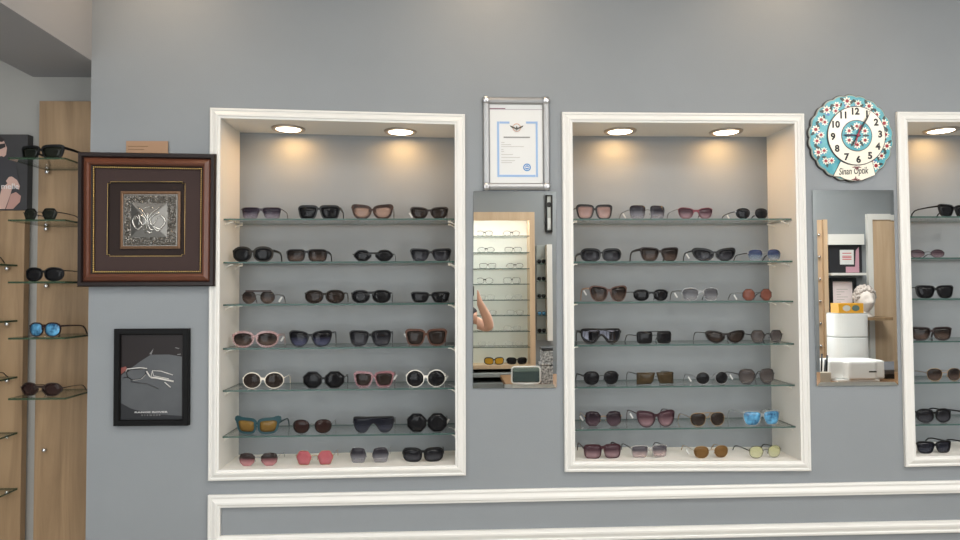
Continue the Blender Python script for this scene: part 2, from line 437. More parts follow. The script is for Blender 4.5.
# outlines of the lens on the +x side, counter-clockwise, 0 nasal .. 1 temporal, 0 bottom .. 1 top
def sup(e, taper=0.0, shear=0.0, skew=.5, n=36):
    """rounded outline: e rounds (1 ellipse, small boxy), taper narrows the bottom about x = skew, shear lifts the temporal top"""
    P_ = []
    for i in range(n):
        a_ = 2 * math.pi * i / n; c_, s_ = math.cos(a_), math.sin(a_)
        x = .5 + .5 * math.copysign(abs(c_) ** e, c_); y = .5 + .5 * math.copysign(abs(s_) ** e, s_)
        x = skew + (x - skew) * (1 - taper * (1 - y)); y += shear * (x - .5) * (.35 + .65 * y)
        P_.append(Vector((x, y)))
    x0, x1 = min(p.x for p in P_), max(p.x for p in P_); y0, y1 = min(p.y for p in P_), max(p.y for p in P_)
    return [Vector(((p.x - x0) / (x1 - x0), (p.y - y0) / (y1 - y0))) for p in P_]
STY = {
 'round': circ(32), 'oval': circ(32),
 'panto': sup(.86, .16), 'square': sup(.5, .2, 0, .6), 'wayfarer': sup(.55, .34, .06, .58), 'rect': sup(.4, .06),
 'cateye': sup(.74, .4, .2, .56), 'catnarrow': sup(.9, .4, .32, .48), 'butterfly': sup(.58, .4, .12, .56),
 'aviator': sup(.8, .22, .0, .6), 'wide': sup(.66, .12, .04),
 'almond': chamfer([(1, .55), (.74, .95), (.5, 1), (.26, .93), (0, .5), (.26, .05), (.5, 0), (.74, .06)], .3),
 'hex': chamfer([(1, .6), (.8, 1), (.2, 1), (0, .6), (.2, .04), (.4, 0), (.65, 0), (.82, .04)], .22),
 'oct': chamfer([(1, .7), (.72, 1), (.28, 1), (0, .7), (0, .3), (.28, 0), (.72, 0), (1, .3)], .16),
 'facet': chamfer([(1, .62), (.9, .92), (.6, 1), (.2, .96), (0, .7), (.05, .3), (.3, 0), (.72, 0), (.95, .25)], .2),
 'geo': chamfer([(1, .55), (.85, .95), (.5, 1), (.12, .93), (0, .5), (.15, .0), (.85, .0)], .2),
 'trap': sup(.42, .32, .02, .6), 'wing': sup(.5, .22, .1, .3), 'sixsided': chamfer([(1, .55), (.78, 1), (.25, 1), (0, .6), (.2, 0), (.8, 0)], .2),
 'flat': chamfer([(1, 1), (0, 1), (.12, .25), (.25, .05), (1, 0)], .06),
}
def frame_mat(c):
    if isinstance(c, bpy.types.Material): return c
    if len(c) == 4: return mat('clear_acetate_%d_%d_%d' % c[:3], c[:3], .15, alpha=c[3])
    return mat('acetate_%d_%d_%d' % c, c, .35, spec=.3)
GOLD = mat('gold_metal', (168, 136, 94), .3, 1.0)
SILV = mat('silver_metal', (150, 150, 152), .3, 1.0)
GUNM = mat('gunmetal', (60, 60, 62), .3, 1.0)
TORT = mat_mottle('tortoiseshell', (16, 11, 9), (66, 40, 26), 90, .35, 0, detail=2)
TORTB = mat_mottle('tortoiseshell_brown', (56, 36, 29), (98, 64, 49), 90, .4, 0, detail=2)
TORTK = mat_mottle('tortoiseshell_dark', (15, 14, 13), (40, 33, 24), 70, .45, 0, detail=2)
BLK = mat('acetate_black', (19, 19, 20), .35, spec=.3)
DBR = mat('acetate_dark_brown', (40, 31, 29), .35, spec=.3)
for m_ in (TORT, TORTB, TORTK): m_.node_tree.nodes['Principled BSDF'].inputs['Specular IOR Level'].default_value = .25
BLUEM = mat_mottle('blue_mirror_coating', (26, 62, 98), (104, 178, 222), 42, .18, 0, detail=2)
def lens_of(l):
    d = {'black': ((24, 24, 26), (30, 30, 32), .97, .95), 'smoke': ((27, 27, 30), (76, 76, 82), .96, .8), 'greygrad': ((46, 44, 50), (146, 144, 152), .95, .45),
         'brown': ((40, 34, 31), (56, 47, 43), .96, .92), 'browngrad': ((34, 29, 27), (94, 78, 70), .96, .78), 'lightbrown': ((150, 122, 108), (164, 136, 122), .75, .7),
         'purplegrad': ((42, 36, 46), (128, 116, 130), .96, .3), 'pink': ((172, 88, 96), (186, 104, 112), .78, .72), 'pinkgrad': ((50, 43, 42), (206, 136, 142), .97, .5),
         'burg': ((70, 50, 56), (160, 128, 134), .94, .62), 'burgdark': ((42, 34, 39), (92, 74, 82), .96, .85), 'bluegrad': ((48, 58, 88), (140, 156, 170), .88, .25), 'blackblue': ((20, 20, 23), (74, 76, 108), .97, .5),
         'gold': ((108, 80, 46), (114, 86, 52), .95, .93), 'yellowm': ((118, 92, 48), (104, 80, 42), .95, .92), 'yellow': ((186, 186, 132), (196, 196, 150), .4, .35),
         'orange': ((108, 66, 55), (128, 80, 68), .92, .88), 'olive': ((62, 52, 37), (66, 55, 40), .96, .94), 'greybrown': ((62, 57, 56), (104, 98, 96), .93, .72), 'grey': ((76, 76, 80), (146, 146, 150), .86, .45),
         'pinkbrown': ((146, 116, 110), (186, 154, 146), .65, .55), 'clearpink': ((78, 74, 80), (200, 172, 170), .85, .35), 'navy': ((30, 31, 38), (62, 64, 74), .96, .88), 'plum': ((56, 44, 50), (130, 108, 116), .93, .5),
         'demo': ((220, 226, 226), (220, 226, 226), .06, .06), 'amber': ((196, 150, 40), (206, 160, 50), .85, .8), 'green': ((26, 28, 23), (32, 34, 27), .97, .96), 'dbrown': ((44, 30, 28), (54, 40, 37), .97, .95)}
    if l == 'bluemirror': return BLUEM
    if l == 'silvermirror': return mat_lens((58, 58, 63), (86, 86, 92), .99, .99, .06, .9)
    return mat_lens(*d[l])
def bent(x, k): return k * x * x
def sunglasses(loc, Wd, H, sty='square', rim='mid', fc=BLK, lens='black', temple='mid', tc=None, gap=None, yaw=0.0, label='', group=None, tags='', wrap=1.4, bridge='mid', tint=False, tl_=.122):
    g = thing('sunglasses' if not tint else 'eyeglasses', label, 'sunglasses' if not tint else 'eyeglasses', loc, group, math.radians(yaw))
    tq = {'wire': .0009, 'mid': .0026, 'thick': .0048, 'chunky': .0068, 'thin': .002, 'rimless': .0004, 'brow': .0009, 'half': .0026}[rim]
    fm = frame_mat(fc); tm = frame_mat(tc) if tc is not None else fm
    if gap is None: gap = .14 * Wd if rim in ('wire', 'rimless', 'brow') else .068 * Wd + tq
    x0, x1 = gap / 2, Wd / 2 - tq
    lh = H - 2 * tq
    base = STY.get(sty)
    shield = sty == 'shield'
    pts = [Vector((x0 + p.x * (x1 - x0), tq + p.y * lh)) for p in base] if not shield else None
    k = wrap
    m = MB()
    def ring(pts_, sgn):
        n = len(pts_); inner = []; outer = []
        for i in range(n):
            d = pts_[(i + 1) % n] - pts_[i - 1]; nn = Vector((d.y, -d.x)).normalized() if d.length > 1e-9 else Vector((0, 1))
            t_ = tq
            if rim in ('mid', 'thick', 'thin', 'chunky'):
                t_ *= 1 + .55 * max(nn.y, 0)
                if sty in ('cateye', 'butterfly', 'catnarrow', 'wing', 'wayfarer'): t_ *= 1 + {'wing': 2.2, 'wayfarer': .6}.get(sty, 1.2) * max(0, nn.x) * max(0, nn.y)
            if rim == 'half': t_ = tq if nn.y > .25 else .0006
            inner.append(pts_[i]); outer.append(pts_[i] + nn * t_)
        vs = []
        for y in (-.0022, .0018):
            for L in (inner, outer):
                for p in L: vs.append((sgn * p.x, bent(p.x, k) + y, p.y))
        fs = []
        for i in range(n):
            j = (i + 1) % n
            fs += [(i, j, n + j, n + i), (2 * n + i, 3 * n + i, 3 * n + j, 2 * n + j), (n + i, n + j, 3 * n + j, 3 * n + i), (i, 2 * n + i, 2 * n + j, j)]
        m.add(vs, fs)
    def lensmesh(pts_, sgn, nm):
        n = len(pts_); cx = sum(p.x for p in pts_) / n; cz = sum(p.y for p in pts_) / n
        l = MB(); vs = []
        for s_ in (0, 1):
            for p in pts_: vs.append((sgn * p.x, bent(p.x, k) - .0005 + .0012 * s_, p.y))
            for p in pts_: vs.append((sgn * (cx + (p.x - cx) * .55), bent(cx + (p.x - cx) * .55, k) - .0018 + .0012 * s_, cz + (p.y - cz) * .55))
            vs.append((sgn * cx, bent(cx, k) - .0024 + .0012 * s_, cz))
        L = 2 * n + 1; fs = []
        for i in range(n):
            j = (i + 1) % n
            fs += [(i, j, n + j, n + i), (n + i, n + j, 2 * n), (L + i, L + n + i, L + n + j, L + j), (L + n + i, L + 2 * n, L + n + j), (i, L + i, L + j, j)]
        l.add(vs, fs, 0, True)
        return l.build(nm, lens_of(lens), g, local=True)
    if shield:
        # one wide lens with a nose cut, optional rim
        half = [Vector((0, .98)), Vector((.5, 1.0)), Vector((.93, .98)), Vector((1, .8)), Vector((.97, .45)), Vector((.82, .1)), Vector((.6, 0)), Vector((.36, .06)), Vector((.2, .34)), Vector((.1, .52)), Vector((0, .58))]
        def sm(L):
            out = []
            for i in range(len(L) - 1):
                p0, p1, p2, p3 = L[max(i - 1, 0)], L[i], L[i + 1], L[min(i + 2, len(L) - 1)]
                for j in range(4):
                    t = j / 4
                    out.append(.5 * ((2 * p1) + (p2 - p0) * t + (2 * p0 - 5 * p1 + 4 * p2 - p3) * t * t + (3 * p1 - p0 - 3 * p2 + p3) * t ** 3))
            return out + [L[-1]]
        hs = [Vector((p.x * x1, tq + p.y * lh)) for p in sm(half)]
        n = len(hs)
        # lens as left/right half grids sharing the middle: top chain / bottom chain
        full = hs + [Vector((-p.x, p.y)) for p in reversed(hs[1:-1])]
        full = list(reversed(full))
        nn_ = len(full); l = MB()
        topc = [p for p in hs[:17]]
        cols_ = 24; vs = []
        def span(x):
            ys = []
            for i in range(nn_):
                a_, b_ = full[i], full[(i + 1) % nn_]
                if (a_.x - x) * (b_.x - x) <= 0 and abs(a_.x - b_.x) > 1e-9:
                    ys.append(a_.y + (b_.y - a_.y) * (x - a_.x) / (b_.x - a_.x))
            return (min(ys), max(ys)) if len(ys) >= 2 else (tq + lh * .6, tq + lh * .85)
        for s_ in (0, 1):
            for i in range(cols_ + 1):
                x = x1 * .999 * math.sin(math.pi / 2 * (2 * i / cols_ - 1)); lo, hi = span(x)
                for j in range(5): vs.append((x, bent(x, k) - .0008 + .0014 * s_, lo + (hi - lo) * j / 4))
        fs = []; o = (cols_ + 1) * 5
        for i in range(cols_):
            for j in range(4):
                a_ = i * 5 + j; fs += [(a_, a_ + 5, a_ + 6, a_ + 1), (o + a_, o + a_ + 1, o + a_ + 6, o + a_ + 5)]
            for j in (0, 4): a_ = i * 5 + j; fs.append((a_, o + a_, o + a_ + 5, a_ + 5))
        l.add(vs, fs, 0, True); l.build('lens', lens_of(lens), g, local=True)
        r_ = {'thick': .0034, 'mid': .0022, 'rimless': .0007}.get(rim, .0012)
        m.tube([(p.x, bent(p.x, k), p.y) for p in full], r_, 6, closed=True)
        if rim == 'rimless': m.box((-Wd * .47, -.001 + 0, H * .9), (Wd * .47, .003, H)); 
    else:
        if rim == 'rimless':
            pass
        elif rim in ('wire', 'brow'):
            for s_ in (1, -1): m.tube([(s_ * p.x, bent(p.x, k), p.y) for p in pts], .0008, 6, closed=True)
        else:
            for s_ in (1, -1): ring(pts, s_)
        lensmesh(pts, 1, 'lens'); lensmesh(pts, -1, 'lens')
        # bridge
        def nasal(zf):
            z_ = tq + lh * zf
            c_ = [p.x for p in pts if abs(p.y - z_) < lh * .14 and p.x < (x0 + x1) / 2]
            return min(c_) if c_ else x0
        if rim in ('wire', 'rimless', 'brow'):
            bz = .62; bx = nasal(bz) + .0005
            m.tube([(bx * math.cos(a_), bent(bx, k) - .001, tq + lh * bz + .003 * math.sin(a_)) for a_ in [math.pi * i / 8 for i in range(9)]], .0011, 6)
            if bridge == 'double':
                bx = x0 + (x1 - x0) * .22; m.tube([(-bx, bent(bx, k), tq + lh * .985), (0, -.001, tq + lh * 1.0), (bx, bent(bx, k), tq + lh * .985)], .0013, 6)
            if rim == 'brow':
                bx = x0 + (x1 - x0) * .75; n_ = 10; m.strip([(0, 0, 0)], [0], [0]) if False else None
                top = []
                for i in range(n_ + 1):
                    x = -bx + 2 * bx * i / n_; top.append((x, tq + lh * 1.02))
                vs = []
                for x, z in top:
                    y = bent(x, k)
                    vs += [(x, y - .0022, z - .0055), (x, y - .0022, z + .001), (x, y + .001, z + .001), (x, y + .001, z - .0055)]
                m.add(vs, [(4 * i + q_, 4 * i + 4 + q_, 4 * i + 4 + (q_ + 1) % 4, 4 * i + (q_ + 1) % 4) for i in range(n_) for q_ in range(4)])
            # nose pads
            for s_ in (1, -1): m.sphere((s_ * (x0 + .0002), .004, tq + lh * .38), .0028, 0, 8, 6, (.5, .6, 1))
        else:
            n_ = 8; vs = []
            bt, bb = (.86, .58) if bridge == 'mid' else ((.97, .66) if bridge == 'high' else (.71, .48))
            bx = max(nasal(bt), nasal(bb)) + tq * .3
            for i in range(n_ + 1):
                x = -bx + 2 * bx * i / n_; s_ = 1 - (x / bx) ** 2; y = bent(x, k)
                zt_ = tq + lh * (bt - .02 * s_); zb_ = tq + lh * (bb + .08 * s_ - .12 * (1 - s_))
                vs += [(x, y - .0024, zb_), (x, y - .0024, zt_), (x, y + .0016, zt_), (x, y + .0016, zb_)]
            m.add(vs, [(4 * i + q_, 4 * i + 4 + q_, 4 * i + 4 + (q_ + 1) % 4, 4 * i + (q_ + 1) % 4) for i in range(n_) for q_ in range(4)])
    hz = tq + lh * (.8 if rim not in ('wire', 'rimless') else .66)
    if sty in ('almond', 'oval', 'round', 'wide', 'hex', 'oct'): hz = tq + lh * .66
    if sty in ('cateye', 'butterfly', 'wayfarer', 'trap', 'catnarrow', 'flat'): hz = tq + lh * .88
    tw, th = {'thick': (.003, .0095), 'mid': (.0024, .006), 'thin': (.0018, .0032), 'wire': (.0014, .0016)}[temple]
    xe = Wd / 2; ye = bent(xe, k)
    for s_ in (1, -1):
        xi = Wd / 2 - .004
        m.box((min(s_ * xi, s_ * (xe + .0012)), bent(xi, k) - .001, hz - th * .45), (max(s_ * xi, s_ * (xe + .0012)), ye + .004, hz + th * .45))
    m.build('frame', fm, g, local=True)
    for s_ in (1, -1):
        t = MB(); X = s_ * (xe + .0004)
        L = tl_
        path = [(X, ye + .002, hz), (X - s_ * .001, L * .35, hz), (X - s_ * .003, L * .7, hz - .002), (X - s_ * .004, L * .84, hz - .006), (X - s_ * .005, L * .93, max(hz - .016, .008)), (X - s_ * .006, L, .0025)]
        t.strip(path, [tw] * 6, [th, th * .85, th * .7, max(th * .7, .0028), max(th * .7, .003), max(th * .7, .003)])
        t.build('temple', tm, g, local=True)
    for ch in tags:
        s_ = -1 if ch == 'L' else 1
        t = MB(); Mx = Matrix.Translation((s_ * (xe + .002), L * .42, max(hz - .016, .012))) @ Matrix.Rotation(s_ * math.radians(32), 4, 'Y') @ Matrix.Rotation(math.radians(20), 4, 'Z')
        t.box((-.0032, -.0004, -.010), (.0032, .0004, .010), 0, Mx)
        t.build('price_tag', PAPER, g, local=True)
    return g

YG = .05
# niche, row (0..5 shelves, 6 floor), u0, u1, v0 (top), v1 (bottom), description, options
K = dict
PAIRS = [
 (0,0,241,281,205,217.3,'flat-top sunglasses with clear-bottomed purple grey lenses',K(sty='trap',rim='half',bridge='high',fc=(58,48,56),lens='purplegrad',temple='thin',gap=.012)),
 (0,0,298,339.5,205.3,219,'chunky black flat-top sunglasses',K(sty='trap',rim='thick',lens='black',temple='thick',bridge='high')),
 (0,0,352,392.5,205,219,'tortoiseshell cat-eye sunglasses with light brown lenses',K(sty='cateye',rim='chunky',fc=TORT,lens='lightbrown',temple='mid')),
 (0,0,410.5,448,206.7,219,'dark brown cat-eye sunglasses with brown lenses',K(sty='cateye',rim='mid',fc=DBR,lens='brown',temple='mid',tags='L')),
 (0,1,232,273,246.3,261.3,'wide dark tortoiseshell rounded sunglasses with thick arms',K(sty='panto',rim='thick',fc=TORTK,lens='black',temple='thick',yaw=-3)),
 (0,1,286.3,327,249,261.5,'black rectangular sunglasses with brown graded lenses',K(sty='square',rim='mid',fc=BLK,lens='browngrad',temple='thick',bridge='high')),
 (0,1,352.6,394,249.5,261.2,'black almond-shaped sunglasses',K(sty='almond',rim='mid',lens='black',temple='thin')),
 (0,1,410.3,451,248.5,261.3,'black cat-eye sunglasses with grey graded lenses',K(sty='butterfly',rim='mid',fc=(34,34,36),lens='smoke',temple='mid')),
 (0,2,241,275,290.8,304.3,'round brow-bar sunglasses with brown graded lenses',K(sty='round',rim='brow',fc=(52,40,38),lens='browngrad',temple='thin',tags='R',yaw=-6)),
 (0,2,304.7,344.3,290.3,303.6,'dark brown keyhole round sunglasses with a white tag',K(sty='panto',rim='mid',fc=TORTK,lens='brown',temple='mid',tags='L')),
 (0,2,351.2,390.8,290.2,303.2,'black rounded sunglasses with double metal bridge',K(sty='panto',rim='mid',lens='black',temple='mid',bridge='high')),
 (0,2,411,449.6,292,303,'small black square sunglasses',K(sty='wayfarer',rim='mid',lens='black',temple='thin')),
 (0,3,231.7,278,332,347.5,'clear pink sunglasses with round brown lenses',K(sty='panto',rim='thick',fc=(192,152,150,.42),lens='browngrad',temple='thick',tags='R')),
 (0,3,289,331.6,332,348,'black cat-eye sunglasses fading to blue at the bottom',K(sty='cateye',rim='mid',fc=BLK,lens='blackblue',temple='mid',tags='L')),
 (0,3,349.3,391,331.3,347,'large black square sunglasses',K(sty='wayfarer',rim='mid',lens='smoke',temple='mid')),
 (0,3,405.5,446.7,330,346.3,'brown tortoiseshell square sunglasses',K(sty='wayfarer',rim='thick',fc=TORTB,lens='brown',temple='thick',tags='L')),
 (0,4,242.3,283.5,372.6,388.6,'white round sunglasses with brown lenses',K(sty='round',rim='thin',fc=(226,218,206),lens='brown',temple='thin',bridge='slim',gap=.015)),
 (0,4,302.7,344,372.5,389,'large black octagonal sunglasses',K(sty='oct',rim='mid',lens='black',temple='mid',bridge='slim',gap=.014)),
 (0,4,354,393.5,372,387,'pink square sunglasses with brown lenses',K(sty='wayfarer',rim='thick',fc=(152,102,108,.6),lens='brown',temple='thick',tags='R')),
 (0,4,406,445.5,370.2,387.3,'white round sunglasses with black lenses',K(sty='round',rim='thin',fc=(222,218,210),lens='black',temple='thin',bridge='slim',gap=.014,tags='R')),
 (0,5,235,279,418.5,434,'dark teal cat-eye sunglasses with amber lenses',K(sty='wing',rim='chunky',fc=(34,66,72),lens='yellowm',temple='mid',yaw=-6)),
 (0,5,292.5,331.5,420,434.3,'thin metal sunglasses with round maroon lenses',K(sty='panto',rim='wire',fc=GUNM,lens='dbrown',temple='wire')),
 (0,5,352.8,393.7,417,433.3,'black one-piece shield sunglasses',K(sty='shield',rim='rimless',fc=BLK,lens='navy',temple='mid',wrap=2.0)),
 (0,5,407,447,413.7,432,'oversized black octagonal sunglasses',K(sty='oct',rim='thin',lens='black',temple='thin',bridge='slim',gap=.008,tags='R')),
 (0,6,238.3,277.5,453.3,466.8,'rimless sunglasses fading from brown to pink',K(sty='facet',rim='rimless',fc=SILV,lens='pinkgrad',temple='wire')),
 (0,6,295.5,333.5,451.8,466.3,'pink-lensed six-sided wire sunglasses',K(sty='sixsided',rim='wire',fc=GOLD,lens='pink',temple='wire')),
 (0,6,349.5,389,447,463,'thin wire sunglasses with faceted purple grey lenses',K(sty='geo',rim='wire',fc=SILV,lens='greygrad',temple='wire')),
 (0,6,402.5,443.5,448.3,462,'black wraparound sports sunglasses',K(sty='wide',rim='thick',lens='smoke',fc=BLK,temple='thick',wrap=2.6,bridge='high')),
 (1,0,576.5,613,203.3,217.8,'black square cat-eye sunglasses with clear pinkish lenses',K(sty='wayfarer',rim='thick',fc=(26,22,22),lens='pinkbrown',temple='thin',yaw=5)),
 (1,0,629.7,666,203,217.3,'rimless square sunglasses with grey graded lenses',K(sty='square',rim='rimless',fc=GUNM,lens='greygrad',temple='wire',tags='LR',yaw=7)),
 (1,0,678,713.8,206,218,'burgundy half-rim cat-eye sunglasses with graded lenses',K(sty='cateye',rim='half',fc=(112,48,60),lens='burg',temple='wire',tc=GUNM,yaw=4,gap=.018)),
 (1,0,735.5,769.5,206.3,218,'silver wire sunglasses with rounded dark lenses',K(sty='panto',rim='wire',fc=SILV,lens='black',temple='thin',tc=BLK,tags='L',yaw=5)),
 (1,1,581,621.8,248,260.8,'thick black rounded rectangular sunglasses',K(sty='wide',rim='thick',lens='smoke',temple='thick',yaw=2)),
 (1,1,640.5,679.5,247,261,'dark brown square cat-eye sunglasses with thick arms',K(sty='butterfly',rim='mid',fc=DBR,lens='browngrad',temple='thick',yaw=6)),
 (1,1,693.5,736,248,260.8,'wide black cat-eye sunglasses with grey graded lenses',K(sty='catnarrow',rim='thick',lens='smoke',temple='mid',tags='L')),
 (1,1,748,782,248,260,'thin wire aviators with blue graded lenses',K(sty='aviator',rim='wire',fc=SILV,lens='bluegrad',temple='thin',tc=BLK,yaw=4)),
 (1,2,590,628,285.5,301.3,'large brown rounded sunglasses with pale tan arms',K(sty='cateye',rim='mid',fc=(84,60,53),tc=(170,136,112),lens='browngrad',temple='mid',tags='L',yaw=8)),
 (1,2,633,669.5,289.3,301.5,'black browline sunglasses with metal bridge',K(sty='panto',rim='half',fc=BLK,lens='black',temple='thin',gap=.018,yaw=6)),
 (1,2,682,720,287,300.3,'clear-framed aviators with grey graded lenses',K(sty='aviator',rim='thin',fc=(168,170,172,.4),lens='grey',temple='thin',tc=GUNM,tags='L',yaw=5,gap=.02)),
 (1,2,742.6,773,290,302,'small octagonal sunglasses with orange brown lenses',K(sty='oct',rim='wire',fc=GUNM,lens='orange',temple='wire',tags='L',yaw=4,gap=.022)),
 (1,3,581,622,328,344.2,'black mask sunglasses with a mirrored shield lens',K(sty='shield',rim='thick',fc=BLK,lens='silvermirror',temple='thick',wrap=3.0)),
 (1,3,636.5,673,332,344.6,'thin black rectangular sunglasses',K(sty='rect',rim='wire',fc=BLK,lens='black',temple='thin',yaw=8,bridge='double')),
 (1,3,706,746,332.5,344.8,'narrow black cat-eye sunglasses with dark lenses',K(sty='catnarrow',rim='mid',fc=(32,28,28),lens='brown',temple='thin',yaw=4)),
 (1,3,750.3,784.5,331.3,344,'thin sunglasses with six-sided grey graded lenses',K(sty='hex',rim='wire',fc=GUNM,lens='greybrown',temple='thin',yaw=6)),
 (1,4,583.7,619.5,370.3,384.3,'black metal sunglasses with soft square lenses',K(sty='panto',rim='wire',fc=BLK,lens='black',temple='mid',yaw=6)),
 (1,4,636.7,675,372.3,384.6,'flat rectangular rimless sunglasses with olive brown lenses',K(sty='flat',rim='rimless',fc=GUNM,lens='olive',temple='thin',gap=.004,yaw=6)),
 (1,4,696,729.3,372,384.8,'small round sunglasses with black lenses',K(sty='round',rim='wire',fc=SILV,lens='black',temple='wire',tags='L',gap=.022,yaw=4)),
 (1,4,738.5,776.3,369,384.5,'oversized square sunglasses with grey brown lenses',K(sty='facet',rim='wire',fc=GUNM,lens='greybrown',temple='thin',tags='L',yaw=6,gap=.016)),
 (1,5,585,622,411,426.6,'large faceted rimless sunglasses with purple lenses',K(sty='facet',rim='rimless',fc=GOLD,lens='burgdark',temple='wire',tags='L',gap=.018)),
 (1,5,637,676,411,427.2,'dark burgundy cat-eye sunglasses with plum lenses',K(sty='cateye',rim='mid',fc=(52,30,37),lens='burg',temple='thin',tags='L',yaw=6)),
 (1,5,690.5,726,413.8,427.5,'gold wire aviators with brown lenses',K(sty='aviator',rim='wire',fc=GOLD,lens='brown',temple='wire',bridge='double',yaw=5)),
 (1,5,743,781.5,413,427.6,'clear-framed square sunglasses with blue mirror lenses',K(sty='wayfarer',rim='mid',fc=(160,168,170,.5),lens='bluemirror',temple='mid',yaw=6)),
 (1,6,584,621.5,445,459,'burgundy square aviators with pink graded lenses',K(sty='square',rim='mid',fc=(60,30,36),lens='burg',temple='mid',bridge='high',yaw=3)),
 (1,6,631.5,668.5,445.3,457.8,'clear-framed sunglasses with grey to pink lenses',K(sty='square',rim='thin',fc=(180,177,174,.4),lens='clearpink',temple='thin',tc=BLK,yaw=6,gap=.018)),
 (1,6,694,729.5,446,458.5,'gold round sunglasses with flat brown lenses',K(sty='panto',rim='wire',fc=GOLD,lens='gold',temple='wire',tags='L',gap=.022,yaw=5)),
 (1,6,749,782.5,446.8,459.2,'thin metal sunglasses with round pale yellow lenses',K(sty='panto',rim='wire',fc=GUNM,lens='yellow',temple='thin',tc=BLK,gap=.02,yaw=7)),
 (2,0,936.5,972,204,216.5,'black square sunglasses turned aside with a long arm',K(sty='butterfly',rim='mid',lens='black',temple='mid',yaw=15)),
 (2,1,910.5,945,249,257.6,'thin wire sunglasses with oval plum lenses',K(sty='oval',rim='wire',fc=GUNM,lens='plum',temple='wire',gap=.022,yaw=-3)),
 (2,2,917,954.5,285.5,298.4,'black square sunglasses with black lenses',K(sty='wayfarer',rim='mid',lens='black',temple='thin')),
 (2,3,913,950.5,327.8,341,'dark brown square sunglasses with brown graded lenses',K(sty='wayfarer',rim='mid',fc=(40,30,30),lens='browngrad',temple='thick',yaw=-8)),
 (2,4,928,962,369.3,382.3,'thin metal sunglasses with rounded brown lenses',K(sty='panto',rim='wire',fc=GOLD,lens='browngrad',temple='wire',gap=.02)),
 (2,5,917.5,952,410,424,'black keyhole sunglasses with graded grey lenses',K(sty='panto',rim='mid',lens='smoke',temple='mid')),
 (2,5,968,1004,411,424,'black sunglasses cut off by the picture edge',K(sty='square',rim='mid',lens='black',temple='mid',yaw=14)),
 (2,6,917.5,953,443.3,455.2,'black square sunglasses with a red lined arm',K(sty='wayfarer',rim='mid',lens='navy',temple='mid',yaw=4)),
 (2,6,971,1008,443,455,'black sunglasses mostly outside the picture',K(sty='square',rim='mid',lens='black',temple='mid',yaw=12)),
]
ORDP = ['first', 'second', 'third', 'fourth']
cnt = {}
for (ni, row, u0, u1, v0, v1, desc, opt) in PAIRS:
    idx = cnt.get((ni, row), 0); cnt[(ni, row)] = idx + 1
    q = NICHES[ni]
    if row < 6:
        z = SHELF_Z[ni][row]; yg = YG; place = 'on the %s niche %s shelf' % (NAME[ni], ORD[row])
    else:
        uc = (u0 + u1) / 2; f = min(1, max(0, (W(uc, v1, .05).x - q[3][0]) / (q[2][0] - q[3][0])))
        z = q[3][1] * (1 - f) + q[2][1] * f + .0352; place = 'on the %s niche floor' % NAME[ni]
        yg = max(.03, min(.085, Wz(uc, v1, z).y))
    if row in (4, 5):
        yg = max(.04, min(.062, Wz((u0 + u1) / 2, v1, z).y))
    p0, p1 = W(u0, v1, yg), W(u1, v1, yg)
    H = (W(u0, v0, yg).z - W(u0, v1, yg).z)
    if row == 0 and idx == 0 and ni == 0: H *= 1.0
    wd = (p1.x - p0.x) / math.cos(math.radians(opt.get('yaw', 0)))
    lab = desc + ', ' + place
    n = len(lab.split())
    g = sunglasses(((p0.x + p1.x) / 2, yg, z + .0003), wd, H, label=lab, group='sunglasses in the %s niche' % NAME[ni], **opt)
    if 'red lined' in desc:
        ch = [c for c in g.children if c.name.startswith('temple')]
        m = MB(); x = -wd / 2 + .0022
        m.box((x - .0006, .012, .0305), (x + .0008, .085, .0375)); m.build('temple_lining', mat('red_acetate', (176, 52, 58), .3), ch[1], local=True)

# ------------------------------------------------------------------ alcove with oak panels
YP = YA - .04
m = MB()
x0 = W(36.5, 300, YP).x; ztop = W(60, 101, YP).z
t = thing('oak_display_panel', 'tall oak display panel with five glass shelves in the alcove', 'panel', (x0, YP, 0), 'oak panels in the alcove')
m.box((x0, YP, .05), (XL - .012, YP + .018, ztop)); m.build('board', OAK, t, bevel=.0012)
m = MB(); m.box((x0 + .04, YP + .018, .1), (x0 + .08, YA, ztop - .1)); m.box((XL - .08, YP + .018, .1), (XL - .04, YA, ztop - .1)); m.build('mounting_batten', OAKD, t)
x1 = W(23.5, 300, YP).x; ztop2 = W(10, 210.5, YP).z
t2 = thing('oak_display_panel', 'oak display panel at the left edge below the poster', 'panel', (x1, YP, 0), 'oak panels in the alcove')
m = MB(); m.box((x1 - .62, YP, .05), (x1, YP + .03, ztop2)); m.build('board', OAK, t2, bevel=.0012)
m = MB(); m.box((x1 - .02, YP + .03, .1), (x1 - .06, YA, ztop2 - .1)); m.box((x1 - .5, YP + .03, .1), (x1 - .46, YA, ztop2 - .1)); m.build('mounting_batten', OAKD, t2)
def stud(m, x, z):
    m.lathe([(.004, 0), (.004, .003), (.0065, .006), (.0078, .011), (.006, .016), (.0, .018)], (x, YP, z), 'y', 16)
SD = .2
ALC_Z = []
for k, (v, ub, vb) in enumerate(((158.5, 49, 171.5), (220.3, 48, 226.5), (282.3, 48, 283.5), (338.5, 48, 337), (399, 48, 392))):
    z = W(35, v, YP - SD - .005).z; ALC_Z.append(z + .003)
    xa = W(9, v, YP - SD).x; xb = W(66, v, YP - SD).x
    t = thing('glass_shelf', 'glass shelf on a chrome stud, %s from the top on the tall oak panel' % (ORD[k].replace('top', 'first')), 'shelf', ((xa + xb) / 2, YP - SD, z), 'glass shelves on the tall oak panel')
    m = MB(); m.box((xa, YP - SD - .005, z - .003), (xb, YP - .003, z + .003)); m.m = [0, 0, 1, 1, 1, 1]; m.build('glass_panel', [GLASS, GEDGEA], t)
    xs = W(ub, vb, YP).x
    m = MB(); stud(m, xs, z - .0105); m.build('shelf_stud', CHROME, t)
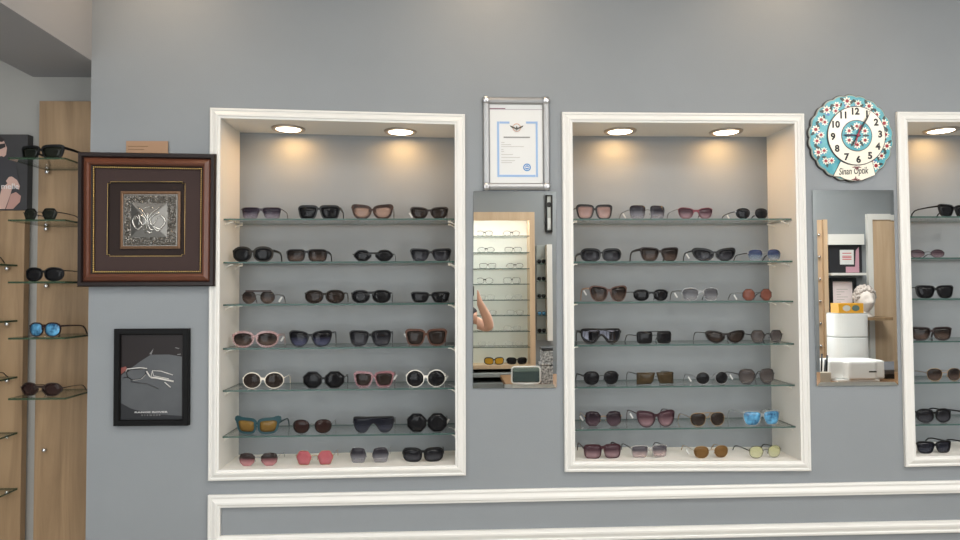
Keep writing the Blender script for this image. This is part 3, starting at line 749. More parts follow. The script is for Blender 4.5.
m = MB(); p = W(46, 449.5, YP); stud(m, p.x, p.z)
o = m.build('wall_stud', CHROME); tag(o, 'bare chrome stud low on the tall oak panel without a shelf', 'stud')
LZ = []
for k, v in enumerate((265.5, 321, 377.5, 433.5, 489.5)):
    z = W(12, v, YP - .01).z; LZ.append(z)
    xb = W(18, v, YP).x
    t = thing('glass_shelf', 'glass shelf cut by the picture edge, %s on the left oak panel' % (ORD[k].replace('top', 'first')), 'shelf', (xb - .2, YP - SD, z), 'glass shelves on the left oak panel')
    m = MB(); m.box((xb - .42, YP - SD, z - .003), (xb, YP - .003, z + .003)); m.m = [0, 0, 1, 1, 1, 1]; m.build('glass_panel', [GLASS, GEDGEA], t)
    m = MB(); stud(m, W(9, v, YP).x, z - .0105); m.build('shelf_stud', CHROME, t)
ya = YP - SD + .03
for (u0, u1, v0, v1, k, desc, opt) in (
    (19.5, 62, 145, 159, 0, 'black square sunglasses with green black lenses on the highest shelf of the oak panel', K(sty='wayfarer', rim='thick', lens='green', temple='thick', yaw=-12)),
    (23, 56, 208, 220.3, 1, 'thin dark sunglasses with six-sided lenses on the second oak panel shelf', K(sty='hex', rim='wire', fc=BLK, lens='green', temple='thin', yaw=-8, gap=.016)),
    (25, 62, 267.5, 281.3, 2, 'black round keyhole sunglasses on the third oak panel shelf', K(sty='panto', rim='mid', lens='black', temple='thin', yaw=-10)),
    (28, 60, 324, 338, 3, 'dark sunglasses with blue mirror lenses on the fourth oak panel shelf', K(sty='panto', rim='mid', fc=(40, 30, 32), lens='bluemirror', temple='mid', yaw=-14)),
    (19, 61, 384.5, 398, 4, 'brown oval sunglasses on the lowest oak panel shelf', K(sty='almond', rim='mid', fc=(46, 34, 30), lens='dbrown', temple='thin', yaw=-10))):
    p0, p1 = W(u0, v1, ya), W(u1, v1, ya); H = W(u0, v0, ya).z - W(u0, v1, ya).z
    sunglasses(((p0.x + p1.x) / 2, ya, ALC_Z[k] + .0003), 1.14 * (p1.x - p0.x) / math.cos(math.radians(opt['yaw'])), H, label=desc, group='sunglasses on the oak panel', **opt)
for (k, u, desc) in ((0, -43, 'dark eyeglasses at the left picture edge on the first left panel shelf'), (2, -38, 'thin dark eyeglasses at the left picture edge on the third left panel shelf')):
    yl = YP - SD + .06; p = W(u, 300, yl)
    sunglasses((p.x, yl, LZ[k] + .0033), .135, .038, sty='square', rim='mid' if k == 0 else 'wire', fc=BLK, lens='grey', temple='thin', yaw=-14, label=desc, group='eyeglasses on the left oak panel', tint=True, tl_=.118)

# poster above the left oak panel
yp = YA - .03
def quad(m, px, Y, mi, th=.0004):
    """flat printed patch given by photo pixels, laid on plane Y"""
    pts = [W(u, v, Y) for u, v in px]
    m.prism([(p.x, p.z) for p in pts], Y - th, Y, mi)
tl_, br = W(28, 134.5, yp), W(28, 210.3, yp)
t = thing('fashion_poster', 'dark fashion poster of a seated woman in sunglasses, above the left oak panel', 'poster', (tl_.x - .2, YA, br.z))
m = MB(); m.box((tl_.x - .42, yp, br.z), (tl_.x, YA, tl_.z)); m.build('board', mat_mottle('poster_black', (40, 39, 41), (58, 57, 59), 5, .4, 0), t)
m = MB()
quad(m, [(-14, 140), (-2, 138), (4, 141), (7, 148), (6, 155), (0, 160), (-14, 160)], yp - .0005, 0)
quad(m, [(-14, 158), (2, 156), (16, 164), (20, 184), (18, 196), (-14, 196)], yp - .0010, 1)
quad(m, [(-14, 133), (0, 136), (5, 140), (2, 142), (-4, 141), (-14, 142)], yp - .0012, 2)
quad(m, [(-14, 146), (5, 143.5), (5.5, 147), (1, 149), (-14, 150)], yp - .0015, 2)
quad(m, [(9, 177), (12, 176.5), (17, 180), (20, 186), (19, 190), (16, 187), (12, 185), (8, 184), (6, 181)], yp - .0015, 0)
quad(m, [(2, 188), (8, 183), (13, 185), (10, 196), (5, 209), (-4, 209)], yp - .0013, 0)
quad(m, [(11, 194), (16, 192), (21, 196), (20, 202), (13, 209), (6, 209)], yp - .0016, 3)
m.build('printed_figure', [mat('print_skin', (198, 164, 152), .5), mat('print_jacket', (50, 49, 54), .5), mat('print_hair', (34, 26, 26), .5), mat('print_skin_dark', (178, 138, 128), .5)], t)
m = MB(); p = W(10, 186.5, yp - .002); write(m, 'melle', (p.x, p.y, p.z), .029)
m.build('lettering', mat('print_white', (226, 224, 224), .5), t)

# ------------------------------------------------------------------ framed silver plaque
def rectpx(u0, v0, u1, v1, Y):
    a_, b_ = W(u0, v0, Y), W(u1, v1, Y)
    return [(a_.x, a_.z), (b_.x, a_.z), (b_.x, b_.z), (a_.x, b_.z)]
YF = -.03
q = [xz(W(u, v, YF)) for u, v in ((77.0, 151.6), (215.3, 153.6), (214, 286.2), (76.2, 286.8))]
cx = sum(p[0] for p in q) / 4
t = thing('framed_plaque', 'square brown wooden frame with an embossed silver plaque on dark mat', 'picture', (cx, 0, q[3][1]))
m = MB()
m.loop_profile(q, [(0, .001), (0, .024), (.004, .030), (.014, .030), (.018, .022), (.022, .026), (.034, .033), (.040, .030), (.043, .024), (.047, .022), (.050, .018), (.050, .006)], mis=[0, 0, 0, 0, 1, 1, 1, 1, 0, 0, 0])
m.build('frame', [mat('dark_walnut_lacquer', (34, 25, 24), .4, spec=.25), mat_mottle('chestnut_lacquer', (84, 47, 33), (104, 61, 43), 4, .3, 0)], t)
ins = .0495
qi = [(q[0][0] + ins, q[0][1] - ins), (q[1][0] - ins, q[1][1] - ins), (q[2][0] - ins, q[2][1] + ins), (q[3][0] + ins, q[3][1] + ins)]
m = MB()
for k in range(4):
    a_, b_ = Vector(qi[k]), Vector(qi[(k + 1) % 4]); n = int((b_ - a_).length / .0062)
    for i in range(n):
        p = a_.lerp(b_, i / n); m.sphere((p.x, -.0185, p.y), .0030, 0, 6, 4)
m.build('gold_bead', mat('gilt', (206, 176, 110), .3, .85), t)
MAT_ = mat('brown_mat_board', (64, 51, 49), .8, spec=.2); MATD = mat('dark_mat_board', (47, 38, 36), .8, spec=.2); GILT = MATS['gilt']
lo = rectpx(108.5, 182.3, 184, 255.4, -.012)       # opening of the mat
m = MB()
m.loop_profile(qi, [(0, .012), (.0, .012)])
ox0, oz1 = lo[0]; ox1, oz0 = lo[2]
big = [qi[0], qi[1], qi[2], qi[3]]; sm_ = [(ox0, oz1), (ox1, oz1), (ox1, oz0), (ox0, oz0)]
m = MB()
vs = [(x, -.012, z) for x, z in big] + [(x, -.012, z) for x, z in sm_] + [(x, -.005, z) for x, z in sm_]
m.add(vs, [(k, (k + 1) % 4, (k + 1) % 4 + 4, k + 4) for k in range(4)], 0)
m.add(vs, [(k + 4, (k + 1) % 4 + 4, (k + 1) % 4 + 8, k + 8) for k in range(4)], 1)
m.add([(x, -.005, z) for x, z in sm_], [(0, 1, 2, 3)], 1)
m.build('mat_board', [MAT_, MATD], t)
m = MB(); nn = .009
def goldrun(pts): m.tube([(x, -.0128, z) for x, z in pts], .0008, 6, closed=True)
e = .002
X0, X1, Z0, Z1 = ox0 - e, ox1 + e, oz0 - e, oz1 + e
goldrun([(X0 + nn, Z1), (X1 - nn, Z1), (X1 - nn, Z1 - nn * .6), (X1, Z1 - nn * .6), (X1, Z0 + nn * .6), (X1 - nn, Z0 + nn * .6), (X1 - nn, Z0), (X0 + nn, Z0), (X0 + nn, Z0 + nn * .6), (X0, Z0 + nn * .6), (X0, Z1 - nn * .6), (X0 + nn, Z1 - nn * .6)])
m.build('gold_line', GILT, t)
po = rectpx(120.4, 191.2, 179.8, 248.6, -.012)
m = MB(); m.loop_profile(po, [(0, .005), (0, .011), (.006, .013), (.009, .011), (.009, .006)]); m.add([(x, -.0062, z) for x, z in po], [(0, 1, 2, 3)]); m.build('plaque_frame', mat('bronze_edge', (120, 92, 70), .4, .5), t)
SIL = mat('antique_silver', (124, 121, 116), .33, .95)
SILB = mat('polished_silver', (186, 184, 178), .25, 1.0)
ps = rectpx(123.4, 194.3, 176.8, 246, -.013); pc = rectpx(130.8, 202.5, 167.4, 237.4, -.013)
m = MB(); n = 70
(ax, az1), (bx, az0) = ps[0], ps[2]; (cx0, cz1), (cx1, cz0) = pc[0], pc[2]
vs = []
for j in range(n + 1):
    for i in range(n + 1):
        x = ax + (bx - ax) * i / n; z = az0 + (az1 - az0) * j / n
        if cx0 < x < cx1 and cz0 < z < cz1:
            d = min(x - cx0, cx1 - x, z - cz0, cz1 - z); y = -.012 - .011 * min(1, d / ((cx1 - cx0) * .36))
        else:
            edge = min(x - ax, bx - x, z - az0, az1 - z)
            y = -.0105 if edge < .003 else -.0105 - .004 * random.random()
        vs.append((x, y, z))
m.add(vs, [(j * (n + 1) + i, j * (n + 1) + i + 1, (j + 1) * (n + 1) + i + 1, (j + 1) * (n + 1) + i) for j in range(n) for i in range(n)], 0, False)
m.build('silver_plaque', SIL, t)
# embossed calligraphy of interlaced strokes
m = MB(); ccx, ccz = (cx0 + cx1) / 2, (cz0 + cz1) / 2; hw = (cx1 - cx0) / 2
def stroke(pts, r=.0024):
    P_ = []
    L = [Vector((ccx + a_ * hw, 0, ccz + b_ * hw)) for a_, b_ in pts]
    for i in range(len(L) - 1):
        p0, p1, p2, p3 = L[max(i - 1, 0)], L[i], L[i + 1], L[min(i + 2, len(L) - 1)]
        for j in range(5):
            tt = j / 5; P_.append(.5 * ((2 * p1) + (p2 - p0) * tt + (2 * p0 - 5 * p1 + 4 * p2 - p3) * tt * tt + (3 * p1 - p0 - 3 * p2 + p3) * tt ** 3))
    P_.append(L[-1]); k_ = len(P_)
    for p in P_:
        d = min(p.x - cx0, cx1 - p.x, p.z - cz0, cz1 - p.z); p.y = -.0125 - .011 * min(1, max(d, 0) / (hw * .72))
    m.tube(P_, [r * (.45 + .7 * math.sin(math.pi * (i + .5) / k_)) for i in range(k_)], 6)
for s_ in (1, -1):
    stroke([(s_ * .02, .05), (s_ * .25, .42), (s_ * .6, .72)]); stroke([(s_ * .05, -.05), (s_ * .35, .25), (s_ * .62, .38)])
    stroke([(s_ * .1, .1), (s_ * .22, -.3), (s_ * .4, -.1), (s_ * .48, .1)])
    stroke([(s_ * .3, -.35), (s_ * .62, -.5), (s_ * .88, -.1), (s_ * .7, .22), (s_ * .52, .05)], .003)
    stroke([(s_ * .0, -.2), (s_ * .12, -.52), (s_ * .3, -.55)])
stroke([(-.75, .0), (-.62, .3), (-.45, .12), (-.5, -.3)], .0026); stroke([(.78, -.35), (.5, -.62), (.2, -.25)], .0024); stroke([(-.3, .28), (-.1, -.05), (-.18, -.45)], .0026); stroke([(.3, .2), (.1, .0), (.02, -.35)], .0024); stroke([(-.85, -.2), (-.6, -.55), (-.3, -.35)], .0022)
stroke([(-.2, -.72), (-.05, -.62), (.05, -.72), (.2, -.66)]); stroke([(-.35, .6), (0, .72), (.35, .6)], .0018); stroke([(0, .4), (0, .1), (-.05, -.4)], .0026)
m.build('embossed_script', SILB, t)
# small card behind the frame
p0, p1 = W(126.3, 141, -.008), W(168, 153.6, -.008)
t = thing('paper_card', 'small tan card tucked behind the top of the brown frame', 'card', ((p0.x + p1.x) / 2, -.008, p1.z))
m = MB(); m.box((p0.x, -.0085, p1.z - .02), (p1.x, -.0075, p0.z)); m.build('card', mat('kraft_card', (160, 128, 102), .8), t)
m = MB()
for v, ue in ((146.3, 148), (149.3, 144)):
    a_, b_ = W(128, v, -.009), W(ue, v, -.009); m.box((a_.x, -.0092, a_.z - .0012), (b_.x, -.0086, a_.z + .0012))
m.build('printed_lines', mat('brown_ink', (120, 96, 66), .7), t)

# ------------------------------------------------------------------ black framed car-hood poster
YF = -.018
q = [xz(W(u, v, YF)) for u, v in ((114, 329), (188.6, 328.6), (188.2, 425.6), (113.2, 426.2))]
t = thing('framed_poster', 'black framed advertising poster of eyeglasses lying on a grey car hood', 'poster', ((q[0][0] + q[1][0]) / 2, 0, q[3][1]))
m = MB(); m.loop_profile(q, [(0, 0), (0, .018), (.003, .020), (.017, .020), (.020, .016), (.020, .008)]); m.build('frame', mat('black_frame_lacquer', (14, 14, 15), .5, spec=.15), t)
m = MB(); m.add([(x, -.009, z) for x, z in q], [(0, 1, 2, 3)], 0)
y_ = -.0095
def zq(pp): return [(105 + a_ / 4.695, 320 + b_ / 4.695) for a_, b_ in pp]
hood = zq([(72, 262), (110, 235), (165, 195), (215, 163), (300, 162), (362, 172), (362, 474), (72, 474)])
quad(m, hood, y_, 1)
quad(m, zq([(72, 225), (98, 218), (104, 232), (72, 258)]), y_ - .0003, 2)
quad(m, zq([(208, 160), (228, 134), (218, 162)]), y_ - .0003, 3)
quad(m, zq([(72, 388), (120, 415), (210, 440), (362, 450), (362, 474), (72, 474)]), y_ - .0006, 4)
quad(m, zq([(330, 128), (348, 132), (348, 136), (330, 132)]), y_ - .0003, 3); quad(m, zq([(340, 160), (356, 158), (356, 162), (340, 164)]), y_ - .0007, 3)
m.build('print', [mat('print_dark', (38, 33, 33), .4, spec=.2), mat_mottle('print_hood_grey', (62, 64, 68), (84, 87, 90), 3.5, .45, 0), mat('print_red', (120, 60, 52), .3), mat('print_grey', (112, 110, 110), .3), mat('print_deep', (44, 45, 48), .4, spec=.2)], t)
m = MB()
def wire(pp, r, mi): m.tube([tuple(W(u, v, y_ - .0016)) for u, v in zq(pp)], r * 1.35, 6, mi)
wire([(85, 272), (105, 268), (100, 245), (120, 232), (170, 228), (195, 230), (190, 255), (170, 275), (130, 282), (105, 268)], .0012, 0)
wire([(195, 240), (208, 262), (216, 270)], .0015, 1)
wire([(216, 270), (222, 238), (262, 240), (318, 258)], .0009, 1)
wire([(216, 270), (240, 272), (322, 288)], .0021, 1)
wire([(98, 244), (104, 230), (165, 224), (197, 228)], .0012, 1); wire([(130, 284), (172, 276), (190, 256)], .0009, 1); wire([(222, 238), (228, 262), (300, 276)], .0008, 1)
wire([(280, 292), (308, 316)], .0012, 1); wire([(120, 290), (200, 300), (250, 322)], .0010, 2)
m.build('printed_eyeglasses', [mat('print_black', (14, 14, 15), .3), mat('print_silver', (206, 204, 200), .3), mat('print_shade', (58, 58, 60), .3)], t)
m = MB(); p = W(105 + 216 / 4.695, 320 + 433 / 4.695, y_ - .002); write(m, 'RANGE ROVER', (p.x, p.y, p.z), .0078, width=.108)
p = W(105 + 216 / 4.695, 320 + 447 / 4.695, y_ - .002); write(m, 'EYEWEAR', (p.x, p.y, p.z), .0062, spacing=1.8, width=.062, mi=1)
m.build('lettering', [mat('print_white', (226, 224, 224), .5), mat('print_silver_text', (150, 148, 148), .5)], t)

# ------------------------------------------------------------------ certificate in a snap frame
YF = -.014
q = rectpx(482.8, 96.6, 550.2, 189.6, YF)
t = thing('certificate_frame', 'aluminium snap frame holding a blue bordered certificate above the left mirror', 'picture', ((q[0][0] + q[1][0]) / 2, 0, q[3][1]))
m = MB(); m.loop_profile(q, [(0, .001), (0, .008), (.004, .013), (.011, .015), (.019, .013), (.024, .008), (.024, .004)]); m.build('frame', ALU, t)
m = MB(); m.add([(x, -.0045, z) for x, z in q], [(0, 1, 2, 3)])
a_, b_ = W(489.5, 108, -.005), W(542, 110, -.005); m.build('paper', PAPER, t)
m = MB(); m.box((a_.x, -.0052, b_.z), (b_.x, -.0046, a_.z - .003), 0); m.box((a_.x, -.0052, a_.z - .003), (a_.x + (b_.x - a_.x) * .3, -.0046, a_.z), 1)
m.build('header_ribbon', [mat('grey_print', (176, 170, 176), .6), mat('maroon_print', (120, 70, 84), .6)], t)
for k, (x, z) in enumerate(q):
    sx = 1 if k in (0, 3) else -1; sz = -1 if k < 2 else 1
    m = MB(); m.lathe([(.0135, 0), (.0135, .012), (.011, .0165), (.005, .0175), (0, .0178)], (x + sx * .0115, -.001, z + sz * .0115), 'y', 24); m.build('corner_cap', mat('satin_chrome', (186, 186, 188), .28, 1.0), t)
m = MB()
yc = -.0052
def bar(u0, v0, u1, v1, mi, d=0): a_, b_ = W(u0, v0, yc), W(u1, v1, yc); m.box((a_.x, yc - .0003 - d, b_.z), (b_.x, yc + .0004, a_.z), mi)
bar(497, 121.5, 499.4, 177, 0); bar(535.6, 121.5, 538, 177, 0); bar(499.4, 174.8, 535.6, 177, 0); bar(499.4, 121.5, 509.5, 123.6, 0); bar(526, 121.5, 535.6, 123.6, 0)
m.build('blue_border', mat('blue_print', (146, 176, 214), .6), t)
m = MB(); bar(503.6, 136.6, 530, 138, 0)
for v, ue in ((142.5, 504.5), (144.6, 511), (146.6, 524), (149.5, 503.5), (151.5, 504), (154.5, 513), (157.4, 520), (160.6, 515), (162.6, 512)): bar(501.2, v - .35, ue, v + .35, 1)
m.build('printed_text', [mat('text_grey', (140, 140, 138), .7), mat('text_pale', (190, 189, 185), .7)], t)
m = MB(); c = W(527, 167.4, yc)
m.lathe([(.0135, 0), (.0135, .0006)], (c.x, yc + .0004, c.z), 'y', 24); m.lathe([(.0095, 0), (.0095, .0009)], (c.x, yc + .0004, c.z), 'y', 24, 1); m.lathe([(.0075, 0), (.0075, .0012)], (c.x, yc + .0004, c.z), 'y', 24)
m.box((c.x - .0055, yc - .0012, c.z - .0022), (c.x + .0055, yc - .0004, c.z + .0022), 1)
m.build('blue_seal', [mat('seal_blue', (74, 132, 190), .5), PAPER], t)
m = MB(); c = W(516.7, 127.5, yc); s = .0046
m.tube([(c.x + s * 2.9 * math.cos(a_), yc - .0003, c.z + s * (-.1) + s * 2.9 * math.sin(a_)) for a_ in [2 * math.pi * i / 24 for i in range(24)]], .0010, 6, 0, closed=True)
for sx in (1, -1):
    m.prism([(c.x + sx * a_ * s, c.z + b_ * s) for a_, b_ in ((.3, -.6), (1.5, .1), (3.4, .9), (5.2, 1.5), (4.6, .5), (3.2, -.5), (1.6, -1.0), (.5, -1.6))][::sx], yc - .0014, yc - .0002, 1)
m.prism([(c.x + a_ * s, c.z + b_ * s) for a_, b_ in ((0, -2.4), (.7, -1.0), (.5, .4), (0, 1.0), (-.5, .4), (-.7, -1.0))], yc - .0018, yc - .0002, 1)
m.build('eagle_emblem', [mat('emblem_orange', (206, 140, 92), .6), mat('emblem_dark', (86, 82, 74), .6)], t)

# ------------------------------------------------------------------ mirrors
def wall_mirror(px4, label):
    pts = [W(u, v, -.006) for u, v in px4]; q = [xz(p) for p in pts]
    t = thing('wall_mirror', label, 'mirror', (sum(p[0] for p in q) / 4, 0, min(q[2][1], q[3][1])), 'frameless wall mirrors')
    b_ = .013
    inn = ((1, -1), (-1, -1), (-1, 1), (1, 1))
    qi = [(x + ax * b_, z + az * b_) for (x, z), (ax, az) in zip(q, inn)]
    m = MB(); m.add([(x, -.006, z) for x, z in qi], [(0, 1, 2, 3)]); m.add([(x, -.0005, z) for x, z in qi], [(3, 2, 1, 0)]); m.build('mirror_glass', MIRROR, t, fix=False)
    m = MB(); vs = [(x, -.0058, z) for x, z in q] + [(x, -.006, z) for x, z in qi] + [(x, -.0002, z) for x, z in q]
    m.add(vs, [(k, k + 4, (k + 1) % 4 + 4, (k + 1) % 4) for k in range(4)] + [(k, (k + 1) % 4, (k + 1) % 4 + 8, k + 8) for k in range(4)]); m.build('bevelled_edge', MIRROR, t)
    return t
wall_mirror([(473.6, 191), (556.2, 191.3), (556.7, 387.8), (473, 388.2)], 'frameless wall mirror below the framed certificate, between two niches')
wall_mirror([(812.6, 190), (893.5, 190.2), (898.3, 385.4), (816.8, 386)], 'frameless wall mirror below the turquoise wall clock')

# ------------------------------------------------------------------ tiled wall clock
c = W(851.2, 137.8, -.012); Rr = (W(894.3, 138, -.012).x - W(807.9, 138, -.012).x) / 2
t = thing('wall_clock', 'round turquoise floral ceramic wall clock with white dial and scalloped rim', 'clock', (c.x, 0, c.z))
def scal(r, n=22, amp=.018, seg=220): return [(c.x + r * (1 + amp * abs(math.sin(n * a_ / 2)) - amp) * math.cos(a_), c.z + r * (1 + amp * abs(math.sin(n * a_ / 2)) - amp) * math.sin(a_)) for a_ in [2 * math.pi * i / seg for i in range(seg)]]
TURQ = mat_mottle('turquoise_glaze', (46, 138, 154), (104, 182, 192), 26, .25, 0)
IVORY = mat('ivory_glaze', (238, 232, 216), .2); REDG = mat('red_glaze', (150, 42, 48), .25); DARKG = mat('dark_green_glaze', (38, 58, 54), .3); NAVYG = mat('dark_line_glaze', (52, 46, 46), .3); BLUEG = mat('blue_glaze', (64, 116, 176), .25)
m = MB(); m.prism(scal(Rr, amp=.035), -.008, 0, 0); m.prism(scal(Rr * .985, amp=.035), -.0105, -.008, 1); m.build('plate', [NAVYG, mat('grey_green_rim', (150, 158, 148), .3)], t)
yf = -.0106
m = MB(); m.prism(scal(Rr * .955, amp=.03), yf - .0014, yf, 0)
dc = W(856.3, 135.8, -.014); RD = Rr * .655
def flower(m, x, z, r, rot=0, y=yf - .0016):
    for k in range(8):
        a_ = rot + 2 * math.pi * k / 8; px_, pz_ = x + r * .62 * math.cos(a_), z + r * .62 * math.sin(a_)
        e_ = [(px_ + r * .38 * math.cos(b_) * math.cos(a_) - r * .19 * math.sin(b_) * math.sin(a_), pz_ + r * .38 * math.cos(b_) * math.sin(a_) + r * .19 * math.sin(b_) * math.cos(a_)) for b_ in [2 * math.pi * i / 10 for i in range(10)]]
        m.prism(e_, y - .0008, y, 1)
    m.lathe([(r * .42, 0), (r * .42, .0016)], (x, y, z), 'y', 12, 2)
def leaf(m, x, z, L, w, a_, mi, y=yf - .0015):
    e_ = [(x + L * math.cos(b_) * math.cos(a_) - w * math.sin(b_) * math.sin(a_), z + L * math.cos(b_) * math.sin(a_) + w * math.sin(b_) * math.cos(a_)) for b_ in [2 * math.pi * i / 8 for i in range(8)]]
    m.prism(e_, y - .0006, y, mi)
def inban(x, z):
    return z < c.z - .4 * Rr and abs(x - c.x - .004) < .5 * Rr
for i in range(20):
    a_ = 2 * math.pi * (i + .3) / 20; rr = Rr * (.84 if i % 2 else .80)
    x, z = c.x + rr * math.cos(a_), c.z + rr * math.sin(a_)
    if inban(x, z): continue
    fr = Rr * (.098 if i % 2 else .085)
    for d_ in (-1, 1): leaf(m, x + d_ * fr * 1.05 * math.cos(a_ + 1.2), z + d_ * fr * 1.05 * math.sin(a_ + 1.2), fr * .75, fr * .34, a_ + d_ * .9, 3)
    leaf(m, x + fr * 1.0 * math.cos(a_ + 2.6), z + fr * 1.0 * math.sin(a_ + 2.6), fr * .6, fr * .3, a_ + .3, 4)
    flower(m, x, z, fr, a_)
for a_ in (math.radians(150), math.radians(175), math.radians(205), math.radians(95), math.radians(228), math.radians(120), math.radians(310), math.radians(62)):
    x, z = c.x + .70 * Rr * math.cos(a_), c.z + .70 * Rr * math.sin(a_); flower(m, x, z, Rr * .08)
m.build('floral_ring', [TURQ, IVORY, REDG, DARKG, BLUEG], t)
# banner with the shop's name
m = MB()
ban = [W(*p, -.013) for p in ((840.5, 161.5), (848, 164.4), (856, 165.6), (865, 164.4), (872, 161.5), (875.2, 175.0), (870, 177), (862, 180.3), (853.5, 180.9), (846, 179.6), (840, 176.8), (833.2, 176))]
bp = [(p.x, p.z) for p in ban][::-1]
m.prism(bp, yf - .0034, yf, 0); m.tube([(x, yf - .0030, z) for x, z in bp], .0010, 6, 1, closed=True); m.build('name_banner', [IVORY, NAVYG], t)
m = MB(); p = W(853.2, 171.2, yf - .0036)
write(m, 'Sinan Optik', (p.x, p.y, p.z), .034, shear=.25, bold=.0003, width=.108, rot=-.05); m.build('shop_name', INK, t)
m = MB()
for (u, v, s_) in ((855.8, 180.2, -1), (856.8, 166.6, 1)):
    p = W(u, v, yf - .004)
    for k in range(5):
        a_ = math.pi * (.08 + .84 * k / 4) * (-1 if s_ > 0 else 1); L = .0165 if k in (0, 2, 4) else .011
        e_ = [(p.x, p.z)] + [(p.x + r_ * math.cos(a_ + d_), p.z + r_ * math.sin(a_ + d_) * .8) for r_, d_ in ((L * .55, -.32), (L * 1.1, 0), (L * .55, .32))]
        m.prism(e_, yf - .0044, yf - .0033)
m.build('leaf_motif', mat('maroon_glaze', (110, 54, 58), .3), t)
yd = yf - .0034
m = MB(); m.lathe([(RD * 1.03, 0), (RD * 1.03, .0030)], (dc.x, yd + .0016, dc.z), 'y', 64, 1); m.lathe([(RD, 0), (RD, .0040)], (dc.x, yd + .0016, dc.z), 'y', 64, 0, False); m.build('dial', [IVORY, NAVYG], t)
m = MB(); RM = RD * .52; ym = yd - .0024
m.lathe([(RM * 1.05, 0), (RM * 1.05, .0008)], (dc.x, ym, dc.z), 'y', 48, 5); m.lathe([(RM, 0), (RM, .0012)], (dc.x, ym, dc.z), 'y', 48, 0, False)
for k in range(6):
    a_ = math.pi / 6 + math.pi / 3 * k; flower(m, dc.x + RM * .62 * math.cos(a_), dc.z + RM * .62 * math.sin(a_), RM * .26, a_, ym - .0013)
    a_ += math.pi / 6; leaf(m, dc.x + RM * .6 * math.cos(a_), dc.z + RM * .6 * math.sin(a_), RM * .24, RM * .08, a_, 3, ym - .0013)
m.build('floral_medallion', [TURQ, IVORY, REDG, DARKG, BLUEG, NAVYG], t)
m = MB()
for h in range(1, 13):
    a_ = math.pi / 2 - h * math.pi / 6 + .055; rr = RD * .835
    write(m, str(h), (dc.x + rr * math.cos(a_), ym + .0002, dc.z + rr * math.sin(a_)), .033, bold=.0015)
m.build('numerals', INK, t)
def hand(nm, a_, L, w, mt, y, back=.25):
    m = MB(); d = Vector((math.cos(a_), math.sin(a_))); n_ = Vector((-d.y, d.x)); o = Vector((dc.x, dc.z))
    e_ = [o - d * L * back - n_ * w * .5, o + d * L * .75 - n_ * w * .7, o + d * L, o + d * L * .75 + n_ * w * .7, o - d * L * back + n_ * w * .5]
    m.prism([tuple(p) for p in e_], y - .001, y)
    return m, o, d, n_
m, o, d, n_ = hand('h', math.radians(178), RD * .5, .005, INK, ym - .004); m.build('hour_hand', mat('clock_hand_blue', (36, 44, 72), .4), t)
m, o, d, n_ = hand('m', math.radians(60), RD * .9, .004, INK, ym - .0055)
tip = o + d * RD * .9; m.tube([(tip.x - d.x * .004, ym - .006, tip.y - d.y * .004), (tip.x + .001, ym - .006, tip.y + .003), (tip.x - .006, ym - .006, tip.y + .006)], .0012, 6); m.build('minute_hand', mat('clock_hand_black', (22, 22, 24), .4), t)
m, o, d, n_ = hand('s', math.radians(72), RD * .42, .0035, INK, ym - .007, .9); m.lathe([(.006, 0), (.006, .0025), (.003, .004), (0, .004)], (dc.x, ym - .007, dc.z), 'y', 16); m.build('second_hand', mat('clock_hand_red', (150, 46, 66), .35), t)

# ================================================================== the opposite side of the shop, seen in the mirrors
YO = YB + .02
ZV = -YO + S - .012
# --- wooden display cabinet opposite the left mirror
def RX(u, Zv=ZV): return R(u, 300, Zv).x
def RZ(v, Zv=ZV, u=505): return R(u, v, Zv).z
cabx1 = RX(532.2); cabx0 = cabx1 - .92; cabz1 = RZ(214.8); cabz0 = RZ(366)
t = thing('display_cabinet', 'oak framed display niche of eyeglasses with white back, seen in the left mirror', 'cabinet', ((cabx0 + cabx1) / 2, YO, cabz0))
fw = .042
m = MB()
m.box((cabx0, YO, cabz0), (cabx0 + fw, YO + .2, cabz1)); m.box((cabx1 - fw, YO, cabz0), (cabx1, YO + .2, cabz1)); m.box((cabx0 + fw, YO, cabz1 - fw), (cabx1 - fw, YO + .2, cabz1)); m.box((cabx0 + fw, YO, cabz0), (cabx1 - fw, YO + .2, cabz0 + .03))
m.build('case', OAK_LIT, t)
m = MB(); m.box((cabx0 + fw, YO + .001, cabz0 + .03), (cabx1 - fw, YO + .008, cabz1 - fw)); m.build('back_panel', mat('pale_back_panel', (226, 228, 222), .5), t)
la = bpy.data.lights.new('cabinet_strip', 'AREA'); la.shape = 'RECTANGLE'; la.size = .8; la.size_y = .02; la.energy = 4; la.color = (1, .97, .92)  # hidden lamp added to brighten the inside of the display
m = MB(); m.box((cabx0 + fw, YO + .186, cabz1 - fw - .026), (cabx1 - fw, YO + .2, cabz1 - fw)); m.build('light_lip', OAK_LIT, t)  # lip added to keep the fill lamp out of view
lo = bpy.data.objects.new('cabinet_strip', la); col.objects.link(lo); lo.location = ((cabx0 + cabx1) / 2, YO + .165, cabz1 - fw - .004); lo.rotation_euler = (math.radians(-12), 0, 0)
rows = [236, 252.5, 268.7, 284.2, 300.2, 315.8, 331.7, 347.4]
rz = []
for v in rows:
    z = RZ(v, ZV - .19); rz.append(z)
    m = MB(); m.box((cabx0 + fw, YO + .012, z - .003), (cabx1 - fw, YO + .19, z + .003)); m.m = [0, 0, 1, 1, 1, 1]; m.build('glass_shelf', [GLASS, GEDGE], t)
m = MB(); m.box((cabx0, YO, .002), (cabx1, YO + .3, cabz0 - .1)); m.box((cabx0, YO, cabz0 - .055), (cabx1, YO + .28, cabz0 - .03))
ob = m.build('drawer_chest', mat('grey_cabinet', (138, 142, 142), .5)); tag(ob, 'grey low cabinet beneath the oak eyeglass niche in the left mirror', 'cabinet')
